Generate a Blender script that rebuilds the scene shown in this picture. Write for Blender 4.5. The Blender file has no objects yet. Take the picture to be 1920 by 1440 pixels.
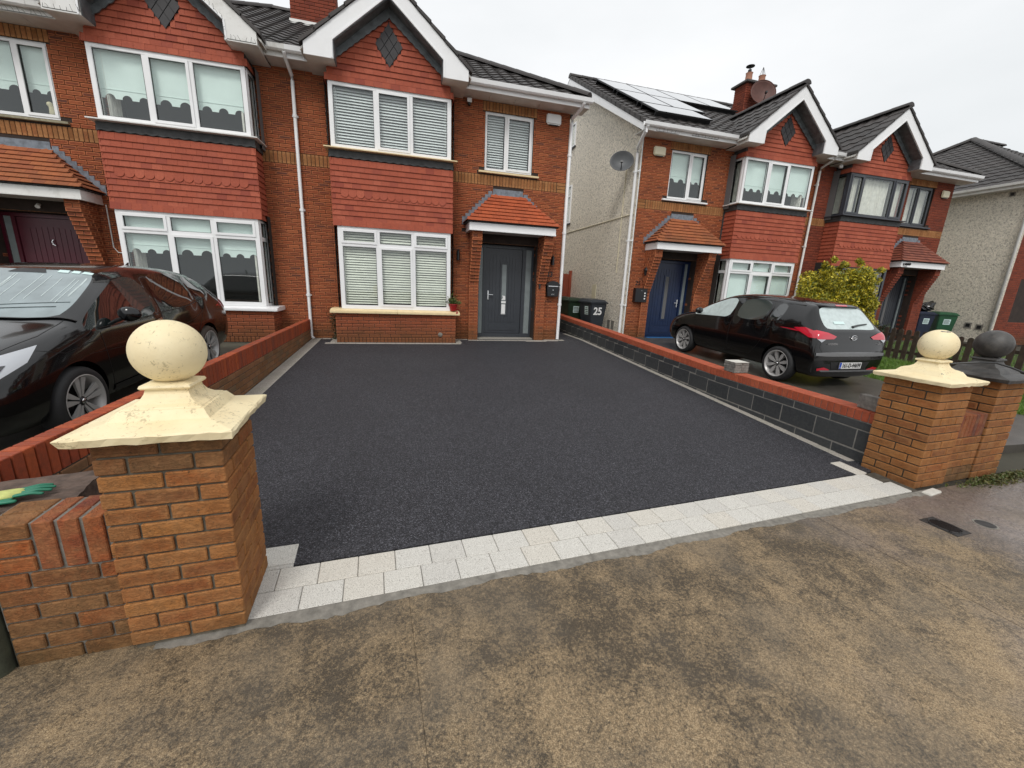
import bpy, bmesh, math, random
from mathutils import Vector, Matrix
from mathutils.bvhtree import BVHTree
random.seed(7)
D = bpy.data
scn = bpy.context.scene
COL = scn.collection
R = math.radians

# ------------------------------------------------------------------ camera, world, sun, exposure
CAMP = Vector((2.003, -10.029, 1.347))
YAW, PITCH, ROLL, FPX = R(15.354), R(13.686), R(2.443), 757.1
fw = Vector((math.sin(YAW)*math.cos(PITCH), math.cos(YAW)*math.cos(PITCH), -math.sin(PITCH)))
rt0 = Vector((math.cos(YAW), -math.sin(YAW), 0)); up0 = rt0.cross(fw)
rt = math.cos(ROLL)*rt0 + math.sin(ROLL)*up0
up = -math.sin(ROLL)*rt0 + math.cos(ROLL)*up0
cd = D.cameras.new('camera'); cam = D.objects.new('camera', cd); COL.objects.link(cam)
m3 = Matrix((rt, up, -fw)).transposed()
cam.matrix_world = Matrix.Translation(CAMP) @ m3.to_4x4()
cd.sensor_width = 36; cd.lens = FPX/1920*36; cd.clip_end = 500; cd.clip_start = 0.05
scn.camera = cam
def project(p):
    d = Vector(p) - CAMP; z = d.dot(fw)
    if z < .1: return None
    return (960 + FPX*d.dot(rt)/z, 720 - FPX*d.dot(up)/z, z)

w = D.worlds.new('World'); scn.world = w; w.use_nodes = True
nt = w.node_tree; nt.nodes.clear()
def wn(t): return nt.nodes.new(t)
sky = wn('ShaderNodeTexSky'); sky.sky_type = 'NISHITA'; sky.sun_disc = False
SUN_EL, SUN_AZ = R(52), R(200)
sky.sun_elevation = SUN_EL; sky.sun_rotation = SUN_AZ; sky.air_density = 1.2; sky.dust_density = 4
hs = wn('ShaderNodeHueSaturation'); hs.inputs['Saturation'].default_value = .12
sc = wn('ShaderNodeVectorMath'); sc.operation = 'SCALE'; sc.inputs['Scale'].default_value = .10
tc = wn('ShaderNodeTexCoord'); mp = wn('ShaderNodeMapping'); mp.inputs['Scale'].default_value = (1, 1, 2.6)
ns = wn('ShaderNodeTexNoise'); ns.inputs['Scale'].default_value = 1.6; ns.inputs['Detail'].default_value = 5; ns.inputs['Roughness'].default_value = .5
cr = wn('ShaderNodeValToRGB'); cr.color_ramp.elements[0].position = .3; cr.color_ramp.elements[1].position = .7
cr.color_ramp.elements[0].color = (.66, .685, .70, 1); cr.color_ramp.elements[1].color = (.80, .81, .825, 1)
mix = wn('ShaderNodeMixRGB'); mix.inputs[0].default_value = .93
bg = wn('ShaderNodeBackground'); ow = wn('ShaderNodeOutputWorld')
L = nt.links.new
L(sky.outputs[0], hs.inputs['Color']); L(hs.outputs[0], sc.inputs[0]); L(tc.outputs['Generated'], mp.inputs[0]); L(mp.outputs[0], ns.inputs['Vector'])
L(ns.outputs[0], cr.inputs[0]); L(sc.outputs[0], mix.inputs[1]); L(cr.outputs[0], mix.inputs[2]); L(mix.outputs[0], bg.inputs[0]); L(bg.outputs[0], ow.inputs[0])
bg.inputs[1].default_value = 0.98
sd = D.lights.new('sun', 'SUN'); sd.energy = 1.1; sd.angle = R(18); sd.color = (1, .97, .93)
so = D.objects.new('sun', sd); COL.objects.link(so)
sdir = Vector((-.35, -.75, .95)).normalized()
so.rotation_euler = sdir.to_track_quat('Z', 'Y').to_euler()
sky.sun_elevation = math.asin(sdir.z); sky.sun_rotation = math.atan2(sdir.x, sdir.y)
scn.view_settings.view_transform = 'Standard'; scn.view_settings.look = 'None'
scn.view_settings.exposure = 0.42; scn.view_settings.gamma = 1; scn.view_settings.use_curve_mapping = False
scn.render.engine = 'CYCLES'
scn.cycles.max_bounces = 6; scn.cycles.transparent_max_bounces = 12; scn.cycles.diffuse_bounces = 3

# ------------------------------------------------------------------ materials
def mat(name, col=(.5, .5, .5), rough=.6, spec=.5, metal=0, coat=0):
    m = D.materials.new(name); m.use_nodes = True
    b = m.node_tree.nodes['Principled BSDF']
    b.inputs['Base Color'].default_value = (*col, 1); b.inputs['Roughness'].default_value = rough
    b.inputs['Specular IOR Level'].default_value = spec; b.inputs['Metallic'].default_value = metal
    b.inputs['Coat Weight'].default_value = coat; b.inputs['Coat Roughness'].default_value = .04
    return m
class NT:
    def __init__(s, m): s.m = m; s.t = m.node_tree; s.b = s.t.nodes['Principled BSDF']
    def n(s, t, **k):
        x = s.t.nodes.new(t)
        for a, v in k.items():
            if a.startswith('i_'):
                key = a[2:]; key = int(key) if key.isdigit() else key.replace('_', ' ')
                x.inputs[key].default_value = v
            else: setattr(x, a, v)
        return x
    def l(s, a, b): s.t.links.new(a, b)
    def co(s, kind='Object'):
        return s.n('ShaderNodeTexCoord').outputs[kind]
    def pos(s): return s.n('ShaderNodeNewGeometry').outputs['Position']
    def noise(s, scale, vec, detail=4, rough=.55, dist=0):
        x = s.n('ShaderNodeTexNoise', i_Scale=scale, i_Detail=detail, i_Roughness=rough, i_Distortion=dist)
        s.l(vec, x.inputs['Vector']); return x.outputs[0]
    def ramp(s, fac, stops):
        x = s.n('ShaderNodeValToRGB'); e = x.color_ramp.elements
        while len(e) < len(stops): e.new(.5)
        for i, (p, c) in enumerate(stops):
            e[i].position = p; e[i].color = (*c, 1) if len(c) == 3 else c
        s.l(fac, x.inputs[0]); return x.outputs[0]
    def mixc(s, f, a, b, mode='MIX'):
        x = s.n('ShaderNodeMixRGB', blend_type=mode)
        for i, v in ((0, f), (1, a), (2, b)):
            if isinstance(v, (int, float)): x.inputs[i].default_value = v
            elif isinstance(v, tuple): x.inputs[i].default_value = (*v, 1)
            else: s.l(v, x.inputs[i])
        return x.outputs[0]
    def math(s, op, a, b=0, c=0):
        x = s.n('ShaderNodeMath', operation=op)
        for i, v in ((0, a), (1, b), (2, c)):
            if isinstance(v, (int, float)): x.inputs[i].default_value = v
            else: s.l(v, x.inputs[i])
        return x.outputs[0]
    def rnd(s):
        a = s.n('ShaderNodeObjectInfo').outputs['Random']; b = s.n('ShaderNodeNewGeometry').outputs['Random Per Island']
        return s.math('FRACT', s.math('ADD', a, s.math('MULTIPLY', b, 7.31)))
    def bump(s, h, strength=.3, dist=.01):
        x = s.n('ShaderNodeBump', i_Strength=strength, i_Distance=dist); s.l(h, x.inputs['Height']); s.l(x.outputs[0], s.b.inputs['Normal'])
    def col(s, c): s.l(c, s.b.inputs['Base Color'])
    def scaled(s, vec, v):
        x = s.n('ShaderNodeMapping'); x.inputs['Scale'].default_value = v; s.l(vec, x.inputs[0]); return x.outputs[0]

def brick_mat(name, cols, rim=None, rimf=.6, dirt=.25, rough=.85, dark=(.05, .03, .02), crease=False, damp=(.12, .45)):
    m = mat(name, rough=rough, spec=.3); t = NT(m)
    r = t.rnd(); n = len(cols)
    c = t.ramp(r, [(i/(n-1)*.98, cols[i]) for i in range(n)])
    p = t.pos()
    c = t.mixc(t.ramp(t.noise(35, p, 5), [(.35, (0, 0, 0)), (.7, (1, 1, 1))]), c, t.mixc(.35, c, dark))
    if rim:
        uv = t.n('ShaderNodeSeparateXYZ'); t.l(t.n('ShaderNodeUVMap').outputs[0], uv.inputs[0])
        fx = t.math('ABSOLUTE', t.math('SUBTRACT', uv.outputs[0], .5)); fy = t.math('ABSOLUTE', t.math('SUBTRACT', uv.outputs[1], .5))
        f = t.math('MAXIMUM', t.math('SUBTRACT', .5, t.math('MULTIPLY', t.math('SUBTRACT', .5, fx), 3.2)), fy)
        nz = t.math('MULTIPLY', t.math('SUBTRACT', t.noise(25, p, 3), .5), .22)
        f = t.ramp(t.math('ADD', f, nz), [(.27, (0, 0, 0)), (.38, (rimf,)*3)])
        c = t.mixc(f, c, rim)
    c = t.mixc(t.ramp(t.noise(1.3, p, 5), [(.45, (0, 0, 0)), (.75, (dirt,)*3)]), c, dark)
    z = t.n('ShaderNodeSeparateXYZ'); t.l(p, z.inputs[0])
    if damp:
        dd = t.math('DIVIDE', t.math('SUBTRACT', t.math('ADD', z.outputs[2], t.math('MULTIPLY', t.math('SUBTRACT', t.noise(3, p, 4), .5), .5)), damp[0]), damp[1]-damp[0])
        dm = t.ramp(dd, [(0, (.5,)*3), (1, (0, 0, 0))])
        c = t.mixc(dm, c, (.075, .055, .02))
    if crease:
        cv = t.noise(22, t.scaled(p, (1, 1, 2.6)), 4, .6, 1.8)
        c = t.mixc(t.ramp(cv, [(.475, (0, 0, 0)), (.5, (.55,)*3), (.525, (0, 0, 0))]), c, dark)
        c = t.mixc(t.ramp(t.noise(75, p, 2, .5), [(.66, (0, 0, 0)), (.72, (.7,)*3)]), c, dark)
        c = t.mixc(t.ramp(t.noise(9, p, 5, .7), [(.4, (0, 0, 0)), (.75, (.45,)*3)]), c, (.46, .24, .10))
    t.col(c)
    h = t.noise(90, p, 5, .7)
    if crease:
        v = t.noise(18, t.scaled(p, (1, 1, 3)), 4, .6, 1.5)
        cr = t.ramp(v, [(.44, (1, 1, 1)), (.5, (0, 0, 0)), (.56, (1, 1, 1))])
        h = t.mixc(.6, h, cr)
        t.bump(h, .7, .006)
    else: t.bump(h, .5, .004)
    return m

def plain(name, col, rough=.6, spec=.5, var=.12, scale=6, bump=0, bscale=60, dirt=None, dirtf=.3, **k):
    m = mat(name, col, rough, spec, **k); t = NT(m); p = t.pos()
    a = tuple(x*(1-var) for x in col); b = tuple(min(1, x*(1+var)) for x in col)
    c = t.ramp(t.noise(scale, p, 5), [(.3, a), (.7, b)])
    if dirt: c = t.mixc(t.ramp(t.noise(scale*1.7, p, 6, .7), [(.5, (0, 0, 0)), (.78, (dirtf,)*3)]), c, dirt)
    t.col(c)
    if bump: t.bump(t.noise(bscale, p, 5, .65), bump, .004)
    return m

M = {}
M['brick'] = brick_mat('red facade brick', [(.15, .04, .02), (.26, .068, .026), (.31, .078, .028), (.22, .055, .024), (.36, .105, .04), (.28, .066, .024), (.13, .045, .028)], rim=(.56, .19, .08), rimf=.8, dirt=.2, dark=(.05, .022, .015))
M['brick_d'] = brick_mat('dark red facade brick', [(.13, .028, .018), (.2, .04, .02), (.24, .05, .025), (.16, .035, .02)], rim=(.34, .085, .045), rimf=.55)
M['bay_brick'] = brick_mat('warm bay brick', [(.27, .065, .028), (.33, .08, .03), (.24, .06, .025), (.36, .09, .035)], rim=(.52, .17, .085), rimf=.6, dirt=.3)
M['soldier'] = brick_mat('golden soldier brick', [(.30, .13, .045), (.38, .17, .06), (.26, .10, .03), (.42, .19, .07), (.33, .12, .04)], rim=(.48, .24, .10), rimf=.35)
M['pillar_brick'] = brick_mat('buff pillar brick', [(.27, .09, .025), (.36, .14, .04), (.31, .105, .03), (.42, .17, .045), (.33, .10, .028), (.24, .085, .03), (.39, .12, .03)], rim=(.44, .19, .06), rimf=.4, dirt=.3, dark=(.08, .05, .025), crease=True, damp=(-.36, -.12))
M['pillar_old'] = brick_mat('weathered pillar brick', [(.2, .085, .03), (.27, .1, .035), (.17, .07, .03), (.24, .12, .05), (.38, .09, .02)], rim=(.28, .13, .05), rimf=.3, dirt=.5, dark=(.05, .04, .02), crease=True, damp=(-.36, -.05))
M['pink_brick'] = brick_mat('salmon boundary brick', [(.38, .15, .07), (.42, .17, .085), (.33, .12, .05), (.22, .14, .09), (.45, .2, .1)], rim=(.46, .2, .1), rimf=.3, dirt=.3)
M['coping'] = brick_mat('red coping brick', [(.36, .065, .022), (.44, .09, .028), (.30, .055, .022), (.40, .075, .025), (.26, .06, .03)], dirt=.35, rough=.6, damp=None)
M['coping_new'] = brick_mat('new red coping brick', [(.44, .095, .045), (.40, .085, .04), (.47, .115, .055)], dirt=.1, rough=.8, damp=None)
M['soldier_dk'] = brick_mat('dark soldier brick', [(.22, .05, .03), (.28, .06, .03), (.36, .10, .03), (.2, .07, .05)], dirt=.3, rough=.8, crease=True, damp=None)
M['tile'] = brick_mat('red hanging tile', [(.35, .080, .042), (.41, .097, .050), (.37, .085, .044), (.45, .115, .062), (.30, .065, .038)], dirt=.15, rough=.75, dark=(.18, .04, .03))
M['porch_tile'] = brick_mat('orange porch tile', [(.45, .095, .035), (.5, .11, .04), (.38, .08, .03)], dirt=.25, rough=.7, dark=(.12, .05, .03))
M['porch_tile_old'] = brick_mat('weathered porch tile', [(.36, .11, .045), (.42, .13, .05), (.3, .085, .04)], dirt=.5, rough=.8, dark=(.09, .06, .03))
M['porch_tile_brown'] = brick_mat('brown porch tile', [(.22, .07, .045), (.28, .085, .05), (.18, .05, .035)], dirt=.3, rough=.6, dark=(.07, .04, .03))
M['block'] = brick_mat('dark concrete block', [(.030, .033, .037), (.038, .041, .045), (.046, .049, .052), (.034, .036, .040)], dirt=.25, rough=.75, dark=(.085, .085, .08), damp=None)
M['mortar'] = plain('brown mortar', (.032, .020, .015), .9, bump=.4, var=.3)
M['mortar_grey'] = plain('grey mortar', (.2, .185, .16), .95, bump=.8, var=.3, scale=20, dirt=(.07, .06, .045))
M['mortar_mid'] = plain('mid mortar', (.115, .10, .075), .95, bump=.8, var=.35, scale=20, dirt=(.05, .045, .03))  # darker grey: shadow of the recessed joints is put into the colour
M['mortar_lt'] = plain('pale block mortar', (.21, .20, .18), .95, bump=.4, var=.25, scale=12)
M['mortar_dark'] = plain('dark mortar', (.07, .06, .045), .95, bump=.6, var=.35, scale=20)
M['slate'] = plain('dark diamond tile', (.022, .019, .020), .45, var=.3, scale=12, bump=.2)
M['lead'] = plain('lead flashing', (.10, .11, .115), .55, var=.4, scale=9, bump=.4, bscale=25, dirt=(.22, .24, .25))
M['lead_lt'] = plain('pale lead flashing', (.17, .19, .22), .5, var=.35, scale=14, bump=.5, bscale=30, dirt=(.07, .08, .09))
M['lead_dk'] = plain('dark lead apron', (.05, .052, .053), .6, var=.4, scale=9, bump=.4, bscale=25)
M['roof'] = brick_mat('dark roof tile', [(.035, .031, .031), (.045, .04, .04), (.055, .047, .046), (.04, .034, .034)], dirt=.3, rough=.55, dark=(.09, .085, .075))
M['white'] = plain('white upvc', (.86, .86, .86), .28, var=.02, dirt=(.6, .6, .57), dirtf=.25, scale=2)
M['white_dirty'] = plain('weathered white upvc', (.76, .75, .72), .4, var=.03, dirt=(.4, .38, .33), dirtf=.6, scale=3)
M['soffit'] = plain('off white soffit', (.62, .60, .56), .5, var=.08)
M['anthracite'] = plain('anthracite grey', (.035, .04, .048), .38, var=.08)
M['anth_win'] = plain('dark grey upvc', (.045, .05, .06), .4, var=.08)
M['navy'] = plain('navy blue door paint', (.006, .018, .06), .35, var=.1)
M['maroon'] = plain('maroon door paint', (.075, .006, .016), .35, var=.1)
M['frost'] = plain('frosted glass', (.22, .25, .25), .25, var=.1)
M['step_blue'] = plain('bright blue doorstep', (.015, .12, .32), .5)
M['sill_cream'] = plain('cream painted sill', (.78, .62, .36), .5, var=.06, dirt=(.35, .27, .15), dirtf=.25)
M['sill_stone'] = plain('mossy stone sill', (.30, .27, .18), .8, var=.3, scale=15, dirt=(.1, .09, .04), bump=.4)
M['black'] = mat('black plastic', (.012, .012, .013), .4)
M['black_metal'] = mat('black painted metal', (.01, .01, .012), .35)
M['chrome'] = mat('bright metal', (.75, .75, .76), .15, metal=1)
M['alloy'] = plain('machined alloy', (.42, .41, .40), .35, var=.05, metal=.25)
M['alloy_dk'] = mat('dark alloy', (.03, .03, .032), .35, metal=.6)
M['rubber'] = plain('tyre rubber', (.016, .016, .017), .7, bump=.2)
M['rubber_brown'] = plain('dusty tyre rubber', (.06, .045, .035), .8)
M['paint'] = mat('black car paint', (.003, .003, .0035), .16, spec=.3, coat=.65)
M['paint_grey'] = mat('grey bumper trim', (.16, .16, .165), .35, spec=.5, coat=.4)
M['carglass'] = mat('dark tinted glass', (.008, .012, .012), .03, spec=1.0, coat=1)
M['dimglass'] = mat('side window glass', (.045, .055, .052), .04, spec=.8, coat=.6)
M['screen'] = plain('misted windscreen', (.22, .27, .28), .12, var=.2, scale=5, coat=.6)
M['rearscreen'] = plain('misted rear screen', (.50, .58, .57), .2, var=.12, scale=12, coat=.6)
M['redlamp'] = mat('red lamp lens', (.55, .008, .03), .12, coat=1)
M['clearlamp'] = mat('clear lamp lens', (.45, .47, .5), .1, coat=1)
M['lampdark'] = mat('dark lamp housing', (.03, .03, .035), .1, coat=1)
M['plate'] = mat('white number plate', (.62, .62, .60), .35)
M['blue'] = mat('blue plate strip', (.01, .06, .4), .4)
M['paper'] = mat('pale sticker', (.62, .78, .76), .5)
M['beige'] = mat('cream alarm plastic', (.72, .66, .48), .45)
M['alarmwhite'] = mat('white alarm plastic', (.80, .80, .79), .4)
M['terracotta'] = plain('clay chimney pot', (.36, .17, .11), .8)
M['bin_dk'] = plain('charcoal bin plastic', (.025, .03, .038), .5, var=.15)
M['bin_blue'] = plain('navy bin plastic', (.012, .018, .04), .5, var=.15)
M['bin_green'] = plain('green bin plastic', (.012, .075, .03), .5, var=.2)
M['bin_olive'] = plain('dark green bin plastic', (.012, .03, .014), .5, var=.2)
M['bag'] = mat('black refuse bag', (.01, .01, .011), .2, coat=.4)
M['gate'] = plain('red brown gate wood', (.26, .05, .022), .55, var=.25, scale=4)
M['picket'] = plain('dark brown picket wood', (.045, .028, .018), .75, var=.4, scale=8, bump=.4, dirt=(.07, .075, .03), dirtf=.5)
M['post'] = plain('green stained concrete', (.05, .055, .035), .85, var=.5, scale=10, bump=.5)
M['greyblock'] = plain('split grey stone', (.20, .185, .165), .9, var=.35, scale=25, bump=1, dirt=(.09, .07, .055))
M['palecut'] = plain('pale sawn stone', (.62, .6, .54), .85, var=.12, scale=20)
M['darkcap'] = plain('dark sandstone cap', (.05, .047, .044), .5, var=.45, scale=14, bump=.4, dirt=(.12, .1, .08), dirtf=.5)
M['rough_brown'] = plain('rough brown stone', (.11, .075, .058), .9, var=.45, scale=18, bump=1, bscale=45, dirt=(.05, .035, .028))
M['glove_y'] = plain('yellow glove knit', (.50, .53, .18), .9, var=.25, scale=20, bump=.5, bscale=120, dirt=(.28, .25, .13))
M['glove_g'] = plain('green rubber coating', (.01, .16, .09), .45, var=.2)
M['iron'] = plain('cast iron', (.045, .043, .042), .5, var=.3, scale=20, bump=.4, metal=.4)
M['teal'] = mat('teal plastic bottle', (.03, .45, .5), .3)
M['panel_glass'] = mat('solar panel glass', (.06, .065, .075), .08, spec=1.0, coat=1)
M['pot_red'] = mat('glossy red pot', (.28, .015, .015), .3)
M['mesh_brown'] = plain('rust brown dish mesh', (.10, .04, .03), .6, var=.2)
M['dish_grey'] = plain('grey dish', (.10, .105, .11), .5, var=.1)
M['stem'] = plain('brown twig', (.06, .04, .02), .8)
M['cord'] = mat('dark cable', (.02, .02, .02), .5)
M['room'] = mat('room wall', (.13, .13, .13), .9)  # grey of sky-reflecting panes is put into this interior colour
M['room_dk'] = mat('dim room wall', (.03, .028, .025), .9)  # darkness of unlit rooms is put into the colour
M['blind'] = plain('pale roller blind', (.74, .86, .81), .8, var=.04, scale=3)
M['slat'] = plain('white blind slat', (.84, .87, .86), .6, var=.03)
M['slat_warm'] = plain('cream blind slat', (.86, .87, .76), .6, var=.05)
M['curtain'] = plain('white curtain', (.72, .70, .63), .8, var=.12, scale=10)
M['teddy'] = plain('cream plush', (.62, .55, .36), .95, bump=.6)
M['skin_pink'] = mat('pink cloth', (.5, .15, .2), .9)

g = mat('window glass'); t = NT(g); t.t.nodes.remove(t.b)
tr = t.n('ShaderNodeBsdfTransparent'); tr.inputs[0].default_value = (.975, .99, .985, 1)
gl = t.n('ShaderNodeBsdfGlossy'); gl.inputs['Roughness'].default_value = .01; gl.inputs[0].default_value = (.95, 1, 1, 1)
fr = t.n('ShaderNodeFresnel'); fr.inputs[0].default_value = 1.5
bf = t.n('ShaderNodeNewGeometry').outputs['Backfacing']; mx = t.n('ShaderNodeMixShader'); t.l(t.math('MULTIPLY', t.math('ADD', fr.outputs[0], .05), t.math('SUBTRACT', 1, bf)), mx.inputs[0]); t.l(tr.outputs[0], mx.inputs[1]); t.l(gl.outputs[0], mx.inputs[2])
t.l(mx.outputs[0], t.t.nodes['Material Output'].inputs[0]); M['glass'] = g

def peb(name, col, sc=55):
    m = mat(name, col, .95); t = NT(m); p = t.pos()
    v = t.n('ShaderNodeTexVoronoi', i_Scale=sc); t.l(p, v.inputs['Vector'])
    n1 = t.noise(28, p, 3); n2 = t.noise(.7, p, 4)
    n0 = t.noise(19, p, 2, .5, 1.2); c = t.ramp(n0, [(.36, tuple(x*.62 for x in col)), (.45, col), (.62, tuple(min(1, x*1.25) for x in col))])
    c = t.mixc(t.ramp(n2, [(.45, (0, 0, 0)), (.75, (.25,)*3)]), c, tuple(x*.7 for x in col)); t.col(c)
    t.bump(t.math('ADD', n0, t.math('MULTIPLY', n1, .5)), 1, .03); return m
M['pebble'] = peb('cream pebbledash', (.72, .66, .56)); M['pebble_grey'] = peb('grey pebbledash', (.50, .47, .44)); M['pebble_tan'] = peb('tan pebbledash', (.60, .55, .46), 40)

m = mat('fresh black tarmac', (.03, .03, .03), .66, spec=.35); t = NT(m); p = t.pos()
v = t.n('ShaderNodeTexVoronoi', i_Scale=150); t.l(p, v.inputs['Vector'])
rc = t.n('ShaderNodeSeparateColor'); t.l(v.outputs['Color'], rc.inputs[0])
c = t.ramp(rc.outputs[0], [(.0, (.011, .011, .013)), (.45, (.027, .027, .032)), (.85, (.068, .068, .078)), (1, (.15, .15, .17))])
c = t.mixc(t.ramp(t.noise(2.2, p, 5), [(.35, (0, 0, 0)), (.75, (.28,)*3)]), c, (.034, .033, .037))
c = t.mixc(t.ramp(t.noise(.8, p, 4, .6), [(.45, (0, 0, 0)), (.8, (.25,)*3)]), c, (.016, .016, .018)); t.col(c)
t.bump(t.math('MULTIPLY', v.outputs[0], -1), .9, .006); M['tarmac'] = m

m = mat('pale granite paver', (.6, .58, .53), .85, spec=.3); t = NT(m); p = t.pos()
base = t.ramp(t.rnd(), [(0, (.55, .53, .49)), (.5, (.62, .60, .55)), (1, (.60, .56, .49))])
sp = t.ramp(t.noise(260, p, 2, .5), [(.36, (.22, .20, .18)), (.46, (1, 1, 1))])
c = t.mixc(.75, base, sp, 'MULTIPLY'); c = t.mixc(t.ramp(t.noise(60, p, 3), [(.55, (0, 0, 0)), (.75, (.3,)*3)]), c, (.8, .78, .72)); t.col(c)
t.bump(t.noise(200, p, 3), .3, .003); M['paver'] = m
m2 = m.copy(); m2.name = 'dusty grey paver'; M['paver_dk'] = m2
for nd in m2.node_tree.nodes:
    if nd.type == 'VALTORGB' and nd.color_ramp.elements[0].color[0] > .5 and len(nd.color_ramp.elements) == 3:
        for e, c_ in zip(nd.color_ramp.elements, ((.33, .31, .27), (.38, .35, .31), (.35, .33, .28))): e.color = (*c_, 1)

m = mat('worn brown concrete', (.2, .14, .08), .6); t = NT(m); p = t.pos()
n1 = t.noise(.9, p, 6, .6); n2 = t.noise(6.5, p, 6, .7, .6); n3 = t.noise(70, p, 4, .8); n4 = t.noise(240, p, 2); n6 = t.noise(2.3, p, 5, .6)
dk = t.ramp(n4, [(.35, (.030, .022, .014)), (.65, (.10, .075, .046))])
lt = t.ramp(n4, [(.3, (.14, .095, .05)), (.5, (.30, .21, .115)), (.7, (.50, .38, .23))])
rotm = t.n('ShaderNodeMapping'); rotm.inputs['Rotation'].default_value = (0, 0, R(-8)); rotm.inputs['Scale'].default_value = (6, .8, 1); t.l(p, rotm.inputs[0]); n5 = t.noise(1.2, rotm.outputs[0], 5, .65)
a = t.math('ADD', t.math('ADD', t.math('MULTIPLY', n1, .75), t.math('MULTIPLY', n2, .45)), t.math('ADD', t.math('MULTIPLY', n3, .80), t.math('MULTIPLY', n5, .15)))
c = t.mixc(t.ramp(t.math('MULTIPLY', a, .5), [(.500, (0, 0, 0)), (.612, (1, 1, 1))]), dk, lt)
c = t.mixc(t.ramp(n6, [(.42, (0, 0, 0)), (.62, (.35,)*3)]), c, (.13, .11, .085))
sx = t.n('ShaderNodeSeparateXYZ'); t.l(p, sx.inputs[0])
wetm = t.math('ADD', t.math('MULTIPLY', t.math('SUBTRACT', sx.outputs[0], 3.6), .28), t.math('MULTIPLY', t.math('SUBTRACT', t.noise(1.1, p, 4), .5), 2.2))
wet = t.ramp(wetm, [(.35, (0, 0, 0)), (.95, (1, 1, 1))])
c = t.mixc(t.math('MULTIPLY', wet, .75), c, t.ramp(n3, [(.35, (.10, .082, .072)), (.68, (.30, .25, .235))])); t.col(c)  # paler tint puts the sheen of the wet area into the colour
t.l(t.math('SUBTRACT', .60, t.math('MULTIPLY', wet, .36)), t.b.inputs['Roughness'])
t.bump(t.math('MULTIPLY', t.math('ADD', t.math('MULTIPLY', n3, .8), n2), t.math('SUBTRACT', 1, t.math('MULTIPLY', wet, .6))), .6, .010); M['path'] = m
M['drive_wet'] = plain('wet grey concrete', (.075, .068, .058), .3, var=.35, scale=3, bump=.3, dirt=(.03, .035, .02))
M['drive_left'] = plain('mossy grey concrete', (.085, .085, .065), .6, var=.35, scale=3, bump=.3)
M['earth'] = plain('dark earth', (.05, .045, .03), .9)
M['road'] = plain('grey asphalt road', (.05, .05, .052), .8, bump=.4)

def cream():
    m = mat('cream masonry paint', (.8, .62, .33), .55); t = NT(m); p = t.pos()
    c = t.ramp(t.noise(5, p, 4), [(.3, (.80, .66, .40)), (.7, (.88, .77, .51))])
    s = t.noise(55, p, 5, .7, 1.0); k = t.noise(5.5, p, 4, .6)
    f = t.ramp(t.math('ADD', s, t.math('MULTIPLY', k, .55)), [(.87, (0, 0, 0)), (.96, (.5,)*3)])
    c = t.mixc(f, c, (.22, .17, .08))
    f2 = t.ramp(t.noise(7, t.scaled(p, (1, 1.2, 1)), 3, .5, .5), [(.735, (0, 0, 0)), (.745, (1, 1, 1))])
    c = t.mixc(f2, c, (.14, .13, .12)); t.col(c)
    t.bump(t.math('ADD', t.noise(60, p, 4), t.math('MULTIPLY', f, -.5)), .35, .004); return m
M['cream'] = cream()
def leafm(name, cols):
    m = mat(name, rough=.5); t = NT(m); t.col(t.ramp(t.rnd(), [(i/(len(cols)-1)*.98, c) for i, c in enumerate(cols)])); return m
M['leaf_y'] = leafm('variegated leaf', [(.06, .10, .012), (.60, .46, .02), (.14, .19, .02), (.72, .58, .04), (.05, .08, .01), (.48, .42, .03)])
M['leaf_dk'] = leafm('dark green leaf', [(.012, .022, .008), (.03, .05, .015), (.02, .03, .01), (.05, .06, .02)])
M['leaf_g'] = leafm('green leaf', [(.04, .09, .02), (.08, .14, .03), (.15, .12, .03), (.05, .07, .02)])
M['grass'] = leafm('grass blade', [(.06, .14, .015), (.10, .22, .02), (.14, .24, .03), (.08, .12, .02)])
M['weed'] = leafm('mossy weed', [(.05, .08, .015), (.10, .13, .03), (.12, .10, .03), (.06, .06, .02)])

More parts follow.
